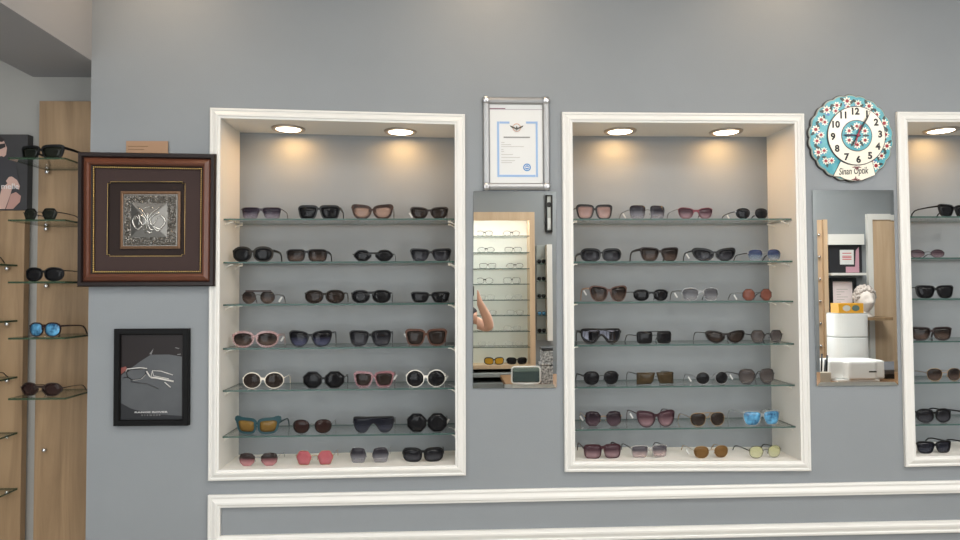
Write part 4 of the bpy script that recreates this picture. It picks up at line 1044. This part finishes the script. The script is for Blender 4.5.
def opposite_pair(u, z, y, Wd, H, opt, label, tint=True, zv=ZV):
    x = RX(u, zv)
    g = sunglasses((x, y, z), Wd, H, label=label, group='eyeglasses on the opposite display', tint=tint, **opt)
    g.rotation_euler = (0, 0, math.pi)
    return g
RN = ['top', 'second', 'third', 'fourth', 'fifth', 'sixth', 'seventh', 'eighth']
stl = ['panto', 'oval', 'square', 'round', 'rect', 'panto', 'wide', 'rect']
for k, z in enumerate(rz):
    for j, u in enumerate((484, 510.5)):
        thin = k >= 4
        opposite_pair(u + (k % 3) * 1.5, z + .0034, YO + .15, .138, .042 if k != 3 else .05,
                      K(sty=stl[(k + j) % 8], rim='wire' if thin else 'thin', fc=[GUNM, BLK, (70, 58, 50), BLK, SILV, GUNM, SILV, SILV][k], lens='demo', temple='wire', wrap=1.0, tl_=.115),
                      '%s eyeglasses, %s pair on the %s shelf of the mirrored oak niche' % ('thin wire' if thin else 'dark rimmed', 'left' if j == 0 else 'right', RN[k]))
zb_ = cabz0 + .0305
opposite_pair(492.5, zb_, YO + .17, .16, .058, K(sty='wide', rim='thick', lens='amber', temple='thick', wrap=2.4, tl_=.13), 'black sports sunglasses with amber lenses on the mirrored oak niche floor', False)
opposite_pair(514.5, zb_, YO + .17, .165, .056, K(sty='wide', rim='thick', lens='black', temple='thick', wrap=2.4, tl_=.13), 'black wraparound sunglasses on the mirrored oak niche floor', False)

# --- counter along the opposite side
cx0_, cx1_, cyf, cyb, cz = .38, 3.6, -2.2, -2.95, .832
t = thing('shop_counter', 'oak topped white shop counter seen along the bottom of the mirrors', 'counter', ((cx0_ + cx1_) / 2, (cyf + cyb) / 2, 0))
m = MB(); m.box((cx0_, cyb, cz - .03), (cx1_, cyf, cz)); m.build('worktop', OAKD, t, bevel=.002)
m = MB(); m.box((cx0_ + .03, cyb + .03, .08), (cx1_ - .03, cyf - .03, cz - .03)); m.build('body', PLASTIC_W, t)
m = MB(); m.box((cx0_ + .05, cyb + .06, 0), (cx1_ - .05, cyf - .08, .08)); m.build('plinth', mat('grey_cabinet', (138, 142, 142), .5), t)
# table mirror with white frame
zv = 4.66; p = R(526, 384, zv); yy = p.y; hw_ = abs(R(540, 384, zv).x - R(511.5, 384, zv).x) / 2; top_ = R(526, 366.8, zv).z
t = thing('table_mirror', 'white framed table mirror standing on the counter, in the left mirror', 'mirror', (p.x, yy, cz))
def rr_rect(x0, x1, z0, z1, r, n=5):
    out = []
    for cx_, cz_, a0 in ((x1 - r, z1 - r, 0), (x0 + r, z1 - r, 90), (x0 + r, z0 + r, 180), (x1 - r, z0 + r, 270)):
        for i in range(n + 1):
            a_ = math.radians(a0 + 90 * i / n); out.append((cx_ + r * math.cos(a_), cz_ + r * math.sin(a_)))
    return out
m = MB(); o_ = rr_rect(p.x - hw_, p.x + hw_, cz + .012, top_, .02); m.tube([(x, yy, z) for x, z in o_], .0055, 8, closed=True); m.build('frame', PLASTIC_W, t)
m = MB(); m.prism(o_, yy - .003, yy + .001); m.build('mirror_glass', mat('tinted_mirror', (120, 132, 126), .03, 1.0), t)
m = MB(); m.lathe([(.06, 0), (.06, .006), (.012, .012)], (p.x, yy - .03, cz), 'z', 24); m.build('base', PLASTIC_W, t)
# two patterned boxes
PAT = mat_mottle('speckled_cloth', (66, 68, 72), (214, 214, 214), 70, .8, 0, detail=1)
zv = 4.66
for (u0, u1, v0, v1, zlo, lb) in ((540.8, 554.5, 362.5, 384, cz, 'black and white speckled box, lower of two at the left mirror edge'), (542, 555, 347.5, 358, None, 'black and white speckled box, upper of two at the left mirror edge')):
    a_, b_ = R(u0, v1, zv), R(u1, v0, zv)
    z0_ = cz if zlo else zprev
    t = thing('patterned_box', lb, 'box', ((a_.x + b_.x) / 2, a_.y, z0_), 'speckled boxes on the counter')
    m = MB(); m.box((a_.x, a_.y - .1, z0_), (b_.x, a_.y, b_.z - .02)); m.build('box_body', PAT, t, bevel=.008)
    m = MB(); m.box((a_.x - .004, a_.y - .104, b_.z - .0195), (b_.x + .004, a_.y + .004, b_.z)); m.build('lid', PAT if zlo else mat('dark_lid', (60, 62, 66), .5), t, bevel=.004)
    zprev = b_.z + .0005
# wall pieces right of the cabinet
a_, b_ = R(545.3, 194, ZV), R(553.2, 232, ZV)
t = thing('framed_notice', 'black framed notice with a photo, high in the left mirror corner', 'picture', ((a_.x + b_.x) / 2, YB, b_.z))
m = MB(); m.loop_profile([(-b_.x, a_.z), (-a_.x, a_.z), (-a_.x, b_.z), (-b_.x, b_.z)], [(0, 0), (0, .02), (.016, .02), (.016, .008)]); m.v = [Vector((-p_.x, YB - p_.y, p_.z)) for p_ in m.v]; m.build('frame', BLACKP, t)
m = MB(); m.box((a_.x, YB, b_.z), (b_.x, YB + .008, a_.z)); m.build('print', mat('notice_grey', (176, 178, 176), .6), t)
m = MB(); m.box((a_.x + .02, YB + .008, b_.z + .03), (b_.x - .016, YB + .009, b_.z + .12)); m.build('caption', PAPER, t)
m = MB(); m.lathe([(.022, 0), (.022, .002)], (0, 0, 0), 'y', 20); m.v = [Vector(((a_.x + b_.x) / 2 + p_.x, YB + .008 - p_.y, a_.z - .09 + p_.z)) for p_ in m.v]; m.build('printed_eye', INK, t)
a_, b_ = R(536.5, 245, ZV), R(551.5, 340, ZV)
t = thing('narrow_display', 'narrow wall display of sunglasses with white right edge, in the left mirror', 'display', ((a_.x + b_.x) / 2, YB, b_.z))
m = MB(); m.box((a_.x, YB, b_.z), (b_.x - .04, YB + .012, a_.z)); m.build('back_panel', mat('display_grey', (150, 158, 158), .3), t)
m = MB(); m.box((b_.x - .045, YB, b_.z), (b_.x, YB + .1, a_.z)); m.build('side_board', WHITE, t)
for k in range(5):
    z = a_.z - (a_.z - b_.z) * (.2 + .18 * k)
    m = MB(); m.box((a_.x, YB + .012, z - .005), (b_.x - .046, YB + .09, z)); m.m = [0, 0, 1, 1, 1, 1]; m.build('glass_shelf', [GLASS, GEDGE], t)
    g = sunglasses(((a_.x + b_.x - .045) / 2 - .005, YB + .07, z + .0004), .07, .034, sty='panto', rim='mid', lens=('black', 'black', 'green', 'bluemirror', 'black')[k], temple='thin', tl_=.05,
                   label='small dark sunglasses on the %s shelf of the narrow mirrored display' % RN[k], group='sunglasses on the narrow display')
    g.rotation_euler = (0, 0, math.pi)

# --- things opposite the right mirror
dx0, dx1 = RX(868.5), RX(892)
zd = RZ(214, ZV, 880)
t = bpy.data.objects.new('door_1', None); col.objects.link(t); t.location = (dx0, YB, 0); struct(t, 'oak door in a white frame, reflected in the right mirror')
m = MB(); m.box((dx0, YB, 0), (dx0 + .045, YB + .03, zd)); m.box((dx0 + .045, YB, zd - .05), (dx0 + .95, YB + .03, zd)); m.box((dx0 + .95, YB, 0), (dx0 + .995, YB + .03, zd)); m.build('door_frame', WHITE, t)
m = MB(); m.box((dx0 + .045, YB, 0), (dx0 + .95, YB + .02, zd - .05)); m.build('door_leaf', OAK_LIT, t)
m = MB(); m.tube([(dx0 + .86, YB + .02, 1.02), (dx0 + .86, YB + .06, 1.02), (dx0 + .76, YB + .06, 1.02)], .009, 8); m.build('door_handle', CHROME, t)
a_, b_ = RX(814.5), RX(827)
t = thing('oak_shelf_column', 'tall oak shelf column with chrome studs, in the right mirror', 'shelf', ((a_ + b_) / 2, YB, 0))
zt_ = RZ(218, ZV - .15, 820)
m = MB(); m.box((a_, YB, 0), (b_ - .035, YB + .02, zt_)); m.box((b_ - .035, YB, 0), (b_, YB + .05, zt_)); m.build('board', OAK_LIT, t)
m = MB(); m.box((a_ - .03, YB, 0), (a_, YB + .05, zt_ + .02)); m.build('side_board', OAKD, t)
for k in range(8):
    m = MB(); m.sphere(((a_ + b_) / 2 - .01, YB + .03, zt_ - .13 - .19 * k), .012, 0, 10, 8); m.build('stud', CHROME, t)
a_, b_ = R(828, 245, ZV), R(861.5, 273, ZV)
t = thing('poster_light_box', 'black and pink poster with white label under a white header board, in the right mirror', 'poster', ((a_.x + b_.x) / 2, YB, b_.z))
m = MB(); m.box((a_.x, YB, b_.z), (b_.x, YB + .03, a_.z)); m.build('print', mat('poster_deep', (40, 40, 44), .4), t)
h_ = R(828, 234.5, ZV)
m = MB(); m.box((a_.x - .02, YB, a_.z), (b_.x + .005, YB + .06, h_.z)); m.build('header_board', WHITE, t)
m = MB(); m.box((a_.x - .01, YB, b_.z - .02), (b_.x + .005, YB + .08, b_.z)); m.build('lower_shelf', WHITE, t)
p0, p1 = R(839, 250, ZV), R(853, 264.5, ZV); m = MB(); m.box((p0.x, YB + .03, p1.z), (p1.x, YB + .033, p0.z), 0)
for k, zz in enumerate((.2, .4, .5, .62)): m.box((p0.x + .02, YB + .033, p0.z - (p0.z - p1.z) * (zz + .06)), (p1.x - .02, YB + .0336, p0.z - (p0.z - p1.z) * zz), 1)
m.build('label', [PAPER, mat('red_print', (196, 90, 96), .6)], t)
p0, p1 = R(845, 264.5, ZV), R(858.5, 272.5, ZV); p2 = R(855, 247, ZV)
m = MB(); pts_ = [(p0.x, p1.z), (p1.x, p1.z), (p1.x, p2.z), (p2.x, p2.z - .03), (p2.x - .01, p0.z - .02), (p0.x, p0.z - .02)]
m.prism(pts_, YB + .0300, YB + .0318); m.build('printed_figure', mat('pink_print', (196, 150, 164), .6), t)
a_, b_ = R(829, 278, ZV), R(857, 316, ZV)
t = thing('framed_certificate', 'black framed pinkish certificate standing on the oak wall shelf, right mirror', 'picture', ((a_.x + b_.x) / 2, YB, b_.z))
m = MB(); m.loop_profile([(-b_.x, a_.z), (-a_.x, a_.z), (-a_.x, b_.z), (-b_.x, b_.z)], [(0, 0), (0, .022), (.03, .022), (.03, .008)]); m.v = [Vector((-p_.x, YB + .002 - p_.y, p_.z)) for p_ in m.v]; m.build('frame', BLACKP, t)
m = MB(); m.box((a_.x, YB + .002, b_.z), (b_.x, YB + .009, a_.z)); m.build('paper', mat('pinkish_paper', (240, 228, 230), .6), t)
m = MB()
for k in range(9): m.box((a_.x + .07, YB + .009, a_.z - .1 - .022 * k), (b_.x - .07 - .03 * (k % 3), YB + .0096, a_.z - .095 - .022 * k))
m.build('printed_text', MATS['text_pale'], t)
shz = b_.z - .003
m = MB(); m.box((RX(827.5), YB, shz - .025), (RX(880), YB + .24, shz)); ob = m.build('wall_shelf', OAK, bevel=.002); tag(ob, 'oak wall shelf holding certificate and bust, in the right mirror', 'shelf')
# bust
hc = R(864.5, 302, ZV - .16)
t = thing('display_bust', 'white display head on the oak wall shelf, behind the orange carton', 'bust', (hc.x, hc.y, shz))
m = MB(); HH = R(864, 286, ZV - .16).z - shz; r = .072
seg, rings = 28, 22; vs = []
hz_ = shz + HH - .115
for i in range(rings + 1):
    th = math.pi * i / rings
    for k in range(seg):
        a_ = 2 * math.pi * k / seg; nx, ny, nz = math.sin(th) * math.cos(a_), math.sin(th) * math.sin(a_), math.cos(th)
        x, y, z = nx * .074, ny * .092, nz * .115
        if nz < -.2: x *= 1 + .45 * (nz + .2); y *= 1 + .25 * (nz + .2)
        if ny > .75:
            f_ = math.exp(-(nx / .16) ** 2) * math.exp(-((nz + .12) / .2) ** 2); y += .034 * f_
            y -= .018 * math.exp(-((abs(nx) - .38) / .16) ** 2) * math.exp(-((nz - .05) / .12) ** 2)
            y += .010 * math.exp(-(nx / .3) ** 2) * math.exp(-((nz + .5) / .07) ** 2)
        vs.append((hc.x + x, hc.y + y, hz_ + z))
m.add(vs, [(i * seg + k, (i + 1) * seg + k, (i + 1) * seg + (k + 1) % seg, i * seg + (k + 1) % seg) for i in range(rings) for k in range(seg)], 0, True)
m.lathe([(.07, 0), (.066, .012), (.045, .03), (.043, hz_ - shz - .06)], (hc.x, hc.y - .012, shz), 'z', 24)
for s_ in (1, -1): m.sphere((hc.x + s_ * .073, hc.y - .005, hz_ - .005), .02, 0, 10, 8, (.35, .7, 1.2))
m.build('head', mat('plaster_white', (226, 218, 212), .6, bump=.4, bscale=90), t)
m = MB(); rr_ = random.Random(3)
for i in range(150):
    th = math.acos(1 - rr_.random() * .95); ph = rr_.random() * 2 * math.pi; nx, ny, nz = math.sin(th) * math.cos(ph), math.sin(th) * math.sin(ph), math.cos(th)
    if ny > .35 and nz < .55: continue
    m.sphere((hc.x + nx * .076, hc.y + ny * .094, hz_ + nz * .117), .012 + .005 * rr_.random(), 0, 8, 6)
m.build('hair', mat('plaster_hair', (196, 186, 180), .7), t)
# machine and cartons on the counter
zv = 4.66
a_, b_ = R(832, 384, zv), R(885.5, 360.5, zv); y0_ = a_.y
t = thing('lens_machine', 'white rounded lens machine on the counter at the bottom of the right mirror', 'machine', ((a_.x + b_.x) / 2, y0_, cz))
hM = b_.z - cz; wM = b_.x - a_.x
m = MB()
prof = [(0, .0), (wM * .22, .0), (wM * .26, -.0), (wM * .98, 0), (wM, .02), (wM, .24), (0, .24)]
def slab(mb, pts_xy, z0_, z1_):
    n = len(pts_xy); vs = [(x, y, z0_) for x, y in pts_xy] + [(x, y, z1_) for x, y in pts_xy]
    mb.add(vs, [tuple(reversed(range(n))), tuple(range(n, 2 * n))] + [(i, (i + 1) % n, (i + 1) % n + n, i + n) for i in range(n)])
slab(m, [(a_.x, y0_ - .02), (a_.x + wM * .25, y0_ - .02), (a_.x + wM * .28, y0_ + .03), (a_.x + wM * .78, y0_ + .03), (a_.x + wM * .82, y0_ - .005), (b_.x, y0_ - .005), (b_.x, y0_ - .22), (a_.x, y0_ - .22)], cz + .012, cz + hM)
m.build('housing', PLASTIC_W, t, bevel=.014)
m = MB(); m.box((a_.x + .03, y0_ - .2, cz), (b_.x - .06, y0_ + .02, cz + .0125)); m.build('base', PLASTIC_W, t)
m = MB(); m.box((a_.x + wM * .64, y0_ + .0303, cz + hM * .45), (a_.x + wM * .78, y0_ + .031, cz + hM * .52)); m.build('maker_mark', INK, t)
zt_ = cz + hM
zv = 4.97
prev = cz
pa, pb = R(838.3, 360, zv), R(872, 337.2, zv); yb_ = pa.y
heights = [R(855, 337.2, zv).z, R(855, 313.2, zv).z, R(855, 303.3, zv).z]
z0_ = cz + .0005
# a stand behind the machine would be hidden; the cartons stand on the machine's flat top
for k, (nm, lb, x0_, x1_, zh, mt) in enumerate((('white_carton', 'white ribbed drum, lower of two stacked behind the white machine', pa.x, pb.x, heights[0], PLASTIC_W), ('white_carton', 'white ribbed drum, upper of two stacked under the orange carton', pa.x, pb.x, heights[1], PLASTIC_W), ('eyewear_carton', 'orange carton printed with sunglasses, on top of the white drums', R(840, 300, zv).x, R(865, 300, zv).x, heights[2], mat('orange_card', (226, 164, 44), .5)))):
    t = thing(nm, lb, 'carton' if k == 2 else 'drum', ((x0_ + x1_) / 2, yb_ - .08, z0_), 'white drums on the machine' if k < 2 else None)
    m = MB(); n = 40
    if k < 2:
        rx, cx_ = (x1_ - x0_) / 2, (x0_ + x1_) / 2
        pts_ = []
        for i in range(n):
            a2 = 2 * math.pi * i / n; e_ = .55
            pts_.append((cx_ + rx * math.copysign(abs(math.cos(a2)) ** e_, math.cos(a2)), yb_ - .10 + .1 * math.copysign(abs(math.sin(a2)) ** e_, math.sin(a2))))
        slab(m, pts_, z0_, zh - .006); m.build('drum_body', mt, t, bevel=.006)
        m = MB(); pts2 = [(cx_ + (x - cx_) * .985, yb_ - .1 + (y + .1 - yb_) * .985) for x, y in pts_]; slab(m, pts2, zh - .006, zh - .0005); m.build('lid', mat('grey_plastic', (196, 198, 198), .4), t)
    else:
        m.box((x0_, yb_ - .13, z0_), (x1_, yb_ - .02, zh)); m.build('carton', mt, t, bevel=.002)
        m = MB(); cx_ = (x0_ + x1_) / 2; cz_ = (z0_ + zh) / 2
        for s_, mi in ((-1, 0), (1, 1)):
            e_ = [(cx_ + s_ * .036 + .03 * math.cos(a2), cz_ + .023 * math.sin(a2)) for a2 in [2 * math.pi * i / 24 for i in range(24)]]
            m.prism(e_, yb_ - .0199, yb_ - .0185, mi)
        m.build('printed_glasses', [mat('print_grey2', (206, 204, 198), .4), mat('print_teal', (96, 116, 112), .4)], t)
    z0_ = zh + .0005
# small white wall socket and counter clutter
p = R(836.8, 342.5, ZV); m = MB(); m.box((p.x - .025, YB, p.z - .06), (p.x + .025, YB + .012, p.z + .06)); ob = m.build('wall_socket', PLASTIC_W, bevel=.004); tag(ob, 'white wall socket under the oak wall shelf, in the right mirror', 'socket')
p = R(824, 380, 4.62)
t = thing('desk_organizer', 'dark desk organizer with pens beside the white machine, in the right mirror', 'organizer', (p.x, p.y, cz))
m = MB(); m.box((p.x - .05, p.y - .05, cz), (p.x + .035, p.y + .03, cz + .075)); m.build('box', mat('beige_plastic', (186, 178, 164), .5), t, bevel=.004)
for k, (dx, h, cc) in enumerate(((-.035, .17, (30, 30, 34)), (-.012, .2, (46, 46, 52)), (.012, .16, (70, 74, 80)), (.026, .19, (24, 24, 28)))):
    m = MB(); m.tube([(p.x + dx, p.y - .01, cz + .0755), (p.x + dx + .012, p.y - .02, cz + h)], .006, 8); m.build('pen', mat('pen_%d' % k, cc, .4), t)
p = R(890.5, 366, 4.75)
t = thing('card_terminal', 'dark keypad terminal on the counter right of the white drums', 'terminal', (p.x, p.y - .05, cz))
m = MB(); Mx = Matrix.Translation((p.x + .03, p.y - .06, cz + .075)) @ Matrix.Rotation(math.radians(-25), 4, 'X'); m.box((-.09, -.06, -.02), (.09, .06, .02), 0, Mx); m.build('keypad', mat('grey_keys', (96, 98, 104), .5), t, bevel=.004)
m = MB(); m.box((p.x - .02, p.y - .1, cz), (p.x + .08, p.y - .02, cz + .06)); m.build('stand', BLACKP, t)

# ------------------------------------------------------------------ the photographer, whose bent arm shows in the left mirror
def skin_mesh(name, chain, mt, parent, sub=2):
    """chain: dict key -> (pos, radius, parent key)"""
    bm = bmesh.new(); lay = bm.verts.layers.skin.verify(); vm = {}
    for i, (kx, (pos, r_, par)) in enumerate(chain.items()):
        v = bm.verts.new(pos); vm[kx] = v
        rr_ = r_ if isinstance(r_, tuple) else (r_, r_); v[lay].radius = rr_
        if i == 0: v[lay].use_root = True
        if par is not None: bm.edges.new((vm[par], v))
    me = bpy.data.meshes.new(name); bm.to_mesh(me); bm.free()
    me.materials.append(mt)
    o = bpy.data.objects.new(name, me); col.objects.link(o); o.parent = parent
    s_ = o.modifiers.new('skin', 'SKIN'); s_.use_smooth_shade = True
    if sub: d = o.modifiers.new('sub', 'SUBSURF'); d.levels = sub; d.render_levels = sub
    return o
PX, PY = -.19, -2.70
t = thing('person', 'person photographing the wall with a raised phone, bare forearm in the left mirror', 'person', (PX, PY, 0))
SK = mat('skin', (206, 158, 134), .5)
def L(x, y, z): return Vector((x - PX, y - PY, z))
el = R(492.5, 329, 4.68); ha = R(479, 300, 4.62)
ch = {
 'pelvis': (L(PX, PY, .93), (.115, .092), None), 'waist': (L(PX, PY, 1.08), (.112, .092), 'pelvis'), 'chest': (L(PX, PY, 1.25), (.145, .11), 'waist'), 'neckb': (L(PX, PY, 1.40), (.07, .07), 'chest'),
 'neck': (L(PX, PY + .02, 1.45), (.05, .05), 'neckb'), 'jaw': (L(PX, PY + .05, 1.52), (.062, .07), 'neck'), 'head': (L(PX, PY + .04, 1.60), (.075, .09), 'jaw'), 'crown': (L(PX, PY + .03, 1.66), (.06, .07), 'head'),
 'shr': (L(PX + .16, PY + .01, 1.35), (.055, .055), 'chest'), 'elr': (L(el.x - .02, el.y, el.z + .005), (.040, .040), 'shr'), 'far': (L((el.x * .6 + ha.x * .4), (el.y * .6 + ha.y * .4), (el.z * .6 + ha.z * .4)), (.037, .037), 'elr'), 'wrr': (L(ha.x, ha.y, ha.z - .01), (.024, .026), 'far'), 'palr': (L(ha.x - .006, ha.y + .01, ha.z + .03), (.034, .016), 'wrr'),
 'shl': (L(PX - .17, PY + .01, 1.35), (.055, .055), 'chest'), 'ell': (L(PX - .25, PY + .2, 1.2), (.040, .040), 'shl'), 'wrl': (L(-.10, -2.42, 1.40), (.026, .026), 'ell'), 'pall': (L(-.062, -2.38, 1.45), (.033, .017), 'wrl'),
 'hipr': (L(PX + .09, PY, .88), (.085, .085), 'pelvis'), 'kner': (L(PX + .1, PY + .01, .49), (.058, .058), 'hipr'), 'ankr': (L(PX + .1, PY - .01, .1), (.04, .04), 'kner'), 'toer': (L(PX + .11, PY + .12, .05), (.035, .03), 'ankr'),
 'hipl': (L(PX - .09, PY, .88), (.085, .085), 'pelvis'), 'knel': (L(PX - .1, PY + .01, .49), (.058, .058), 'hipl'), 'ankl': (L(PX - .1, PY - .01, .1), (.04, .04), 'knel'), 'toel': (L(PX - .11, PY + .12, .05), (.035, .03), 'ankl'),
}
for k, (dz, dx, ln) in enumerate(((.062, -.012, .05), (.054, -.022, .056), (.042, -.028, .052), (.03, -.03, .042))):
    b0 = Vector((ha.x - .006 + dx * .2, ha.y + .014, ha.z + dz)); b1 = b0 + Vector((-ln * .55, .016, .006)); b2 = b1 + Vector((-ln * .5, -.006, -.002))
    ch['f%da' % k] = (L(*b0), .009, 'palr'); ch['f%db' % k] = (L(*b1), .0085, 'f%da' % k); ch['f%dc' % k] = (L(*b2), .007, 'f%db' % k)
b0 = Vector((ha.x - .016, ha.y - .008, ha.z + .03)); ch['tha'] = (L(*b0), .011, 'palr'); ch['thb'] = (L(*(b0 + Vector((-.028, -.012, .018)))), .009, 'tha')
for k, (dz, ln) in enumerate(((.048, .046), (.036, .052), (.024, .048), (.012, .04))):
    b0 = Vector((-.056, -2.372, 1.43 + dz)); b1 = b0 + Vector((ln * .5, .012, .004)); ch['g%da' % k] = (L(*b0), .009, 'pall'); ch['g%db' % k] = (L(*b1), .0085, 'g%da' % k); ch['g%dc' % k] = (L(*(b1 + Vector((ln * .45, -.004, 0)))), .007, 'g%db' % k)
b0 = Vector((-.05, -2.395, 1.44)); ch['tla'] = (L(*b0), .011, 'pall'); ch['tlb'] = (L(*(b0 + Vector((.03, -.012, .012)))), .009, 'tla')
skin_mesh('body', ch, SK, t)
sh = {'chest': (ch['chest'][0], (.178, .142), None), 'waist': (ch['waist'][0], (.158, .128), 'chest'), 'hem': (L(PX, PY, .82), (.175, .14), 'waist'), 'neckb': (L(PX, PY, 1.395), (.088, .084), 'chest'),
      'shr': (ch['shr'][0], (.072, .072), 'chest'), 'shl': (ch['shl'][0], (.072, .072), 'chest')}
sh['slr'] = (ch['shr'][0].lerp(ch['elr'][0], .5), (.058, .058), 'shr'); sh['sll'] = (ch['shl'][0].lerp(ch['ell'][0], .5), (.058, .058), 'shl')
skin_mesh('shirt', sh, mat('black_shirt', (38, 34, 38), .8), t)
cu = ch['shr'][0].lerp(ch['elr'][0], .56)
tr = {'pelvis': (L(PX, PY, 1.06), (.148, .12), None), 'seat': (L(PX, PY, .86), (.158, .125), 'pelvis')}
for a_, s_ in (('r', 1), ('l', -1)):
    tr['thigh' + a_] = (L(PX + s_ * .088, PY, .74), (.092, .096), 'seat'); tr['knee' + a_] = (L(PX + s_ * .1, PY + .01, .49), (.072, .074), 'thigh' + a_); tr['ankle' + a_] = (L(PX + s_ * .1, PY - .005, .09), (.058, .062), 'knee' + a_)
skin_mesh('trousers', tr, mat('dark_trousers', (44, 46, 54), .8), t)
for s_ in (1, -1):
    m = MB(); m.sphere((PX + s_ * .108, PY + .055, .045), .05, 0, 16, 10, (.9, 2.5, .95)); m.v = [Vector((p_.x, p_.y, max(p_.z, .002))) for p_ in m.v]; m.build('shoe', mat('black_shoe', (26, 26, 28), .5), t)
m = MB(); m.sphere((PX, PY + .015, 1.635), .098, 0, 20, 14, (.92, 1.05, 1.02)); m.v = [p_ if not (p_.y > PY + .075 and p_.z < 1.66) else Vector((p_.x * .98, PY + .06, p_.z)) for p_ in m.v]; m.build('hair', mat('dark_hair', (34, 26, 22), .6), t)
m = MB(); hx, hy, hz0 = PX, PY + .118, 1.575
m.sphere((hx, hy + .012, hz0), .013, 0, 10, 8, (.8, 1.2, 1.6))
for s_ in (1, -1): m.sphere((hx + s_ * .078, PY + .03, 1.585), .024, 0, 10, 8, (.35, .7, 1.2))
m.build('nose_and_ears', SK, t)
m = MB()
for s_ in (1, -1): m.sphere((hx + s_ * .030, hy - .006, 1.602), .0095, 0, 10, 8, (1.2, .6, .7))
m.build('eye', mat('eye_dark', (50, 40, 36), .2), t)
m = MB(); m.sphere((hx, hy - .004, 1.538), .018, 0, 12, 8, (1.3, .5, .4)); m.build('mouth', mat('lip', (170, 100, 94), .5), t)
# phone
t = thing('phone', 'dark phone held up in both hands to take the photograph', 'phone', (.03, -2.355, 1.5))
m = MB(); m.prism(rr_rect(-.075, .085, 1.458, 1.532, .012), -2.359, -2.351); m.build('phone_body', BLACKP, t)
m = MB(); m.prism(rr_rect(-.07, .08, 1.463, 1.527, .01), -2.3598, -2.3592); m.build('screen', mat('phone_screen', (30, 34, 40), .1), t)

# ------------------------------------------------------------------ camera, world, view
cam = bpy.data.cameras.new('camera'); co = bpy.data.objects.new('camera', cam); col.objects.link(co)
cam.sensor_fit = 'HORIZONTAL'; cam.sensor_width = 36.0; cam.lens = F_PX * 36.0 / 960.0; cam.clip_start = .02
Mx = Matrix(((RIGHT.x, -DOWN.x, -FWD.x), (RIGHT.y, -DOWN.y, -FWD.y), (RIGHT.z, -DOWN.z, -FWD.z))).to_4x4()
Mx.translation = CAM; co.matrix_world = Mx
sc.camera = co
w = bpy.data.worlds.new('world'); sc.world = w; w.use_nodes = True
w.node_tree.nodes['Background'].inputs[0].default_value = (.96, .98, 1.0, 1); w.node_tree.nodes['Background'].inputs[1].default_value = 5.0
sc.view_settings.view_transform = 'Standard'; sc.view_settings.look = 'None'; sc.view_settings.gamma = 1.0; sc.view_settings.use_curve_mapping = False
sc.view_settings.exposure = -0.1
cy = sc.cycles
cy.max_bounces = 10; cy.diffuse_bounces = 5; cy.glossy_bounces = 5; cy.transparent_max_bounces = 32; cy.caustics_reflective = False; cy.caustics_refractive = False
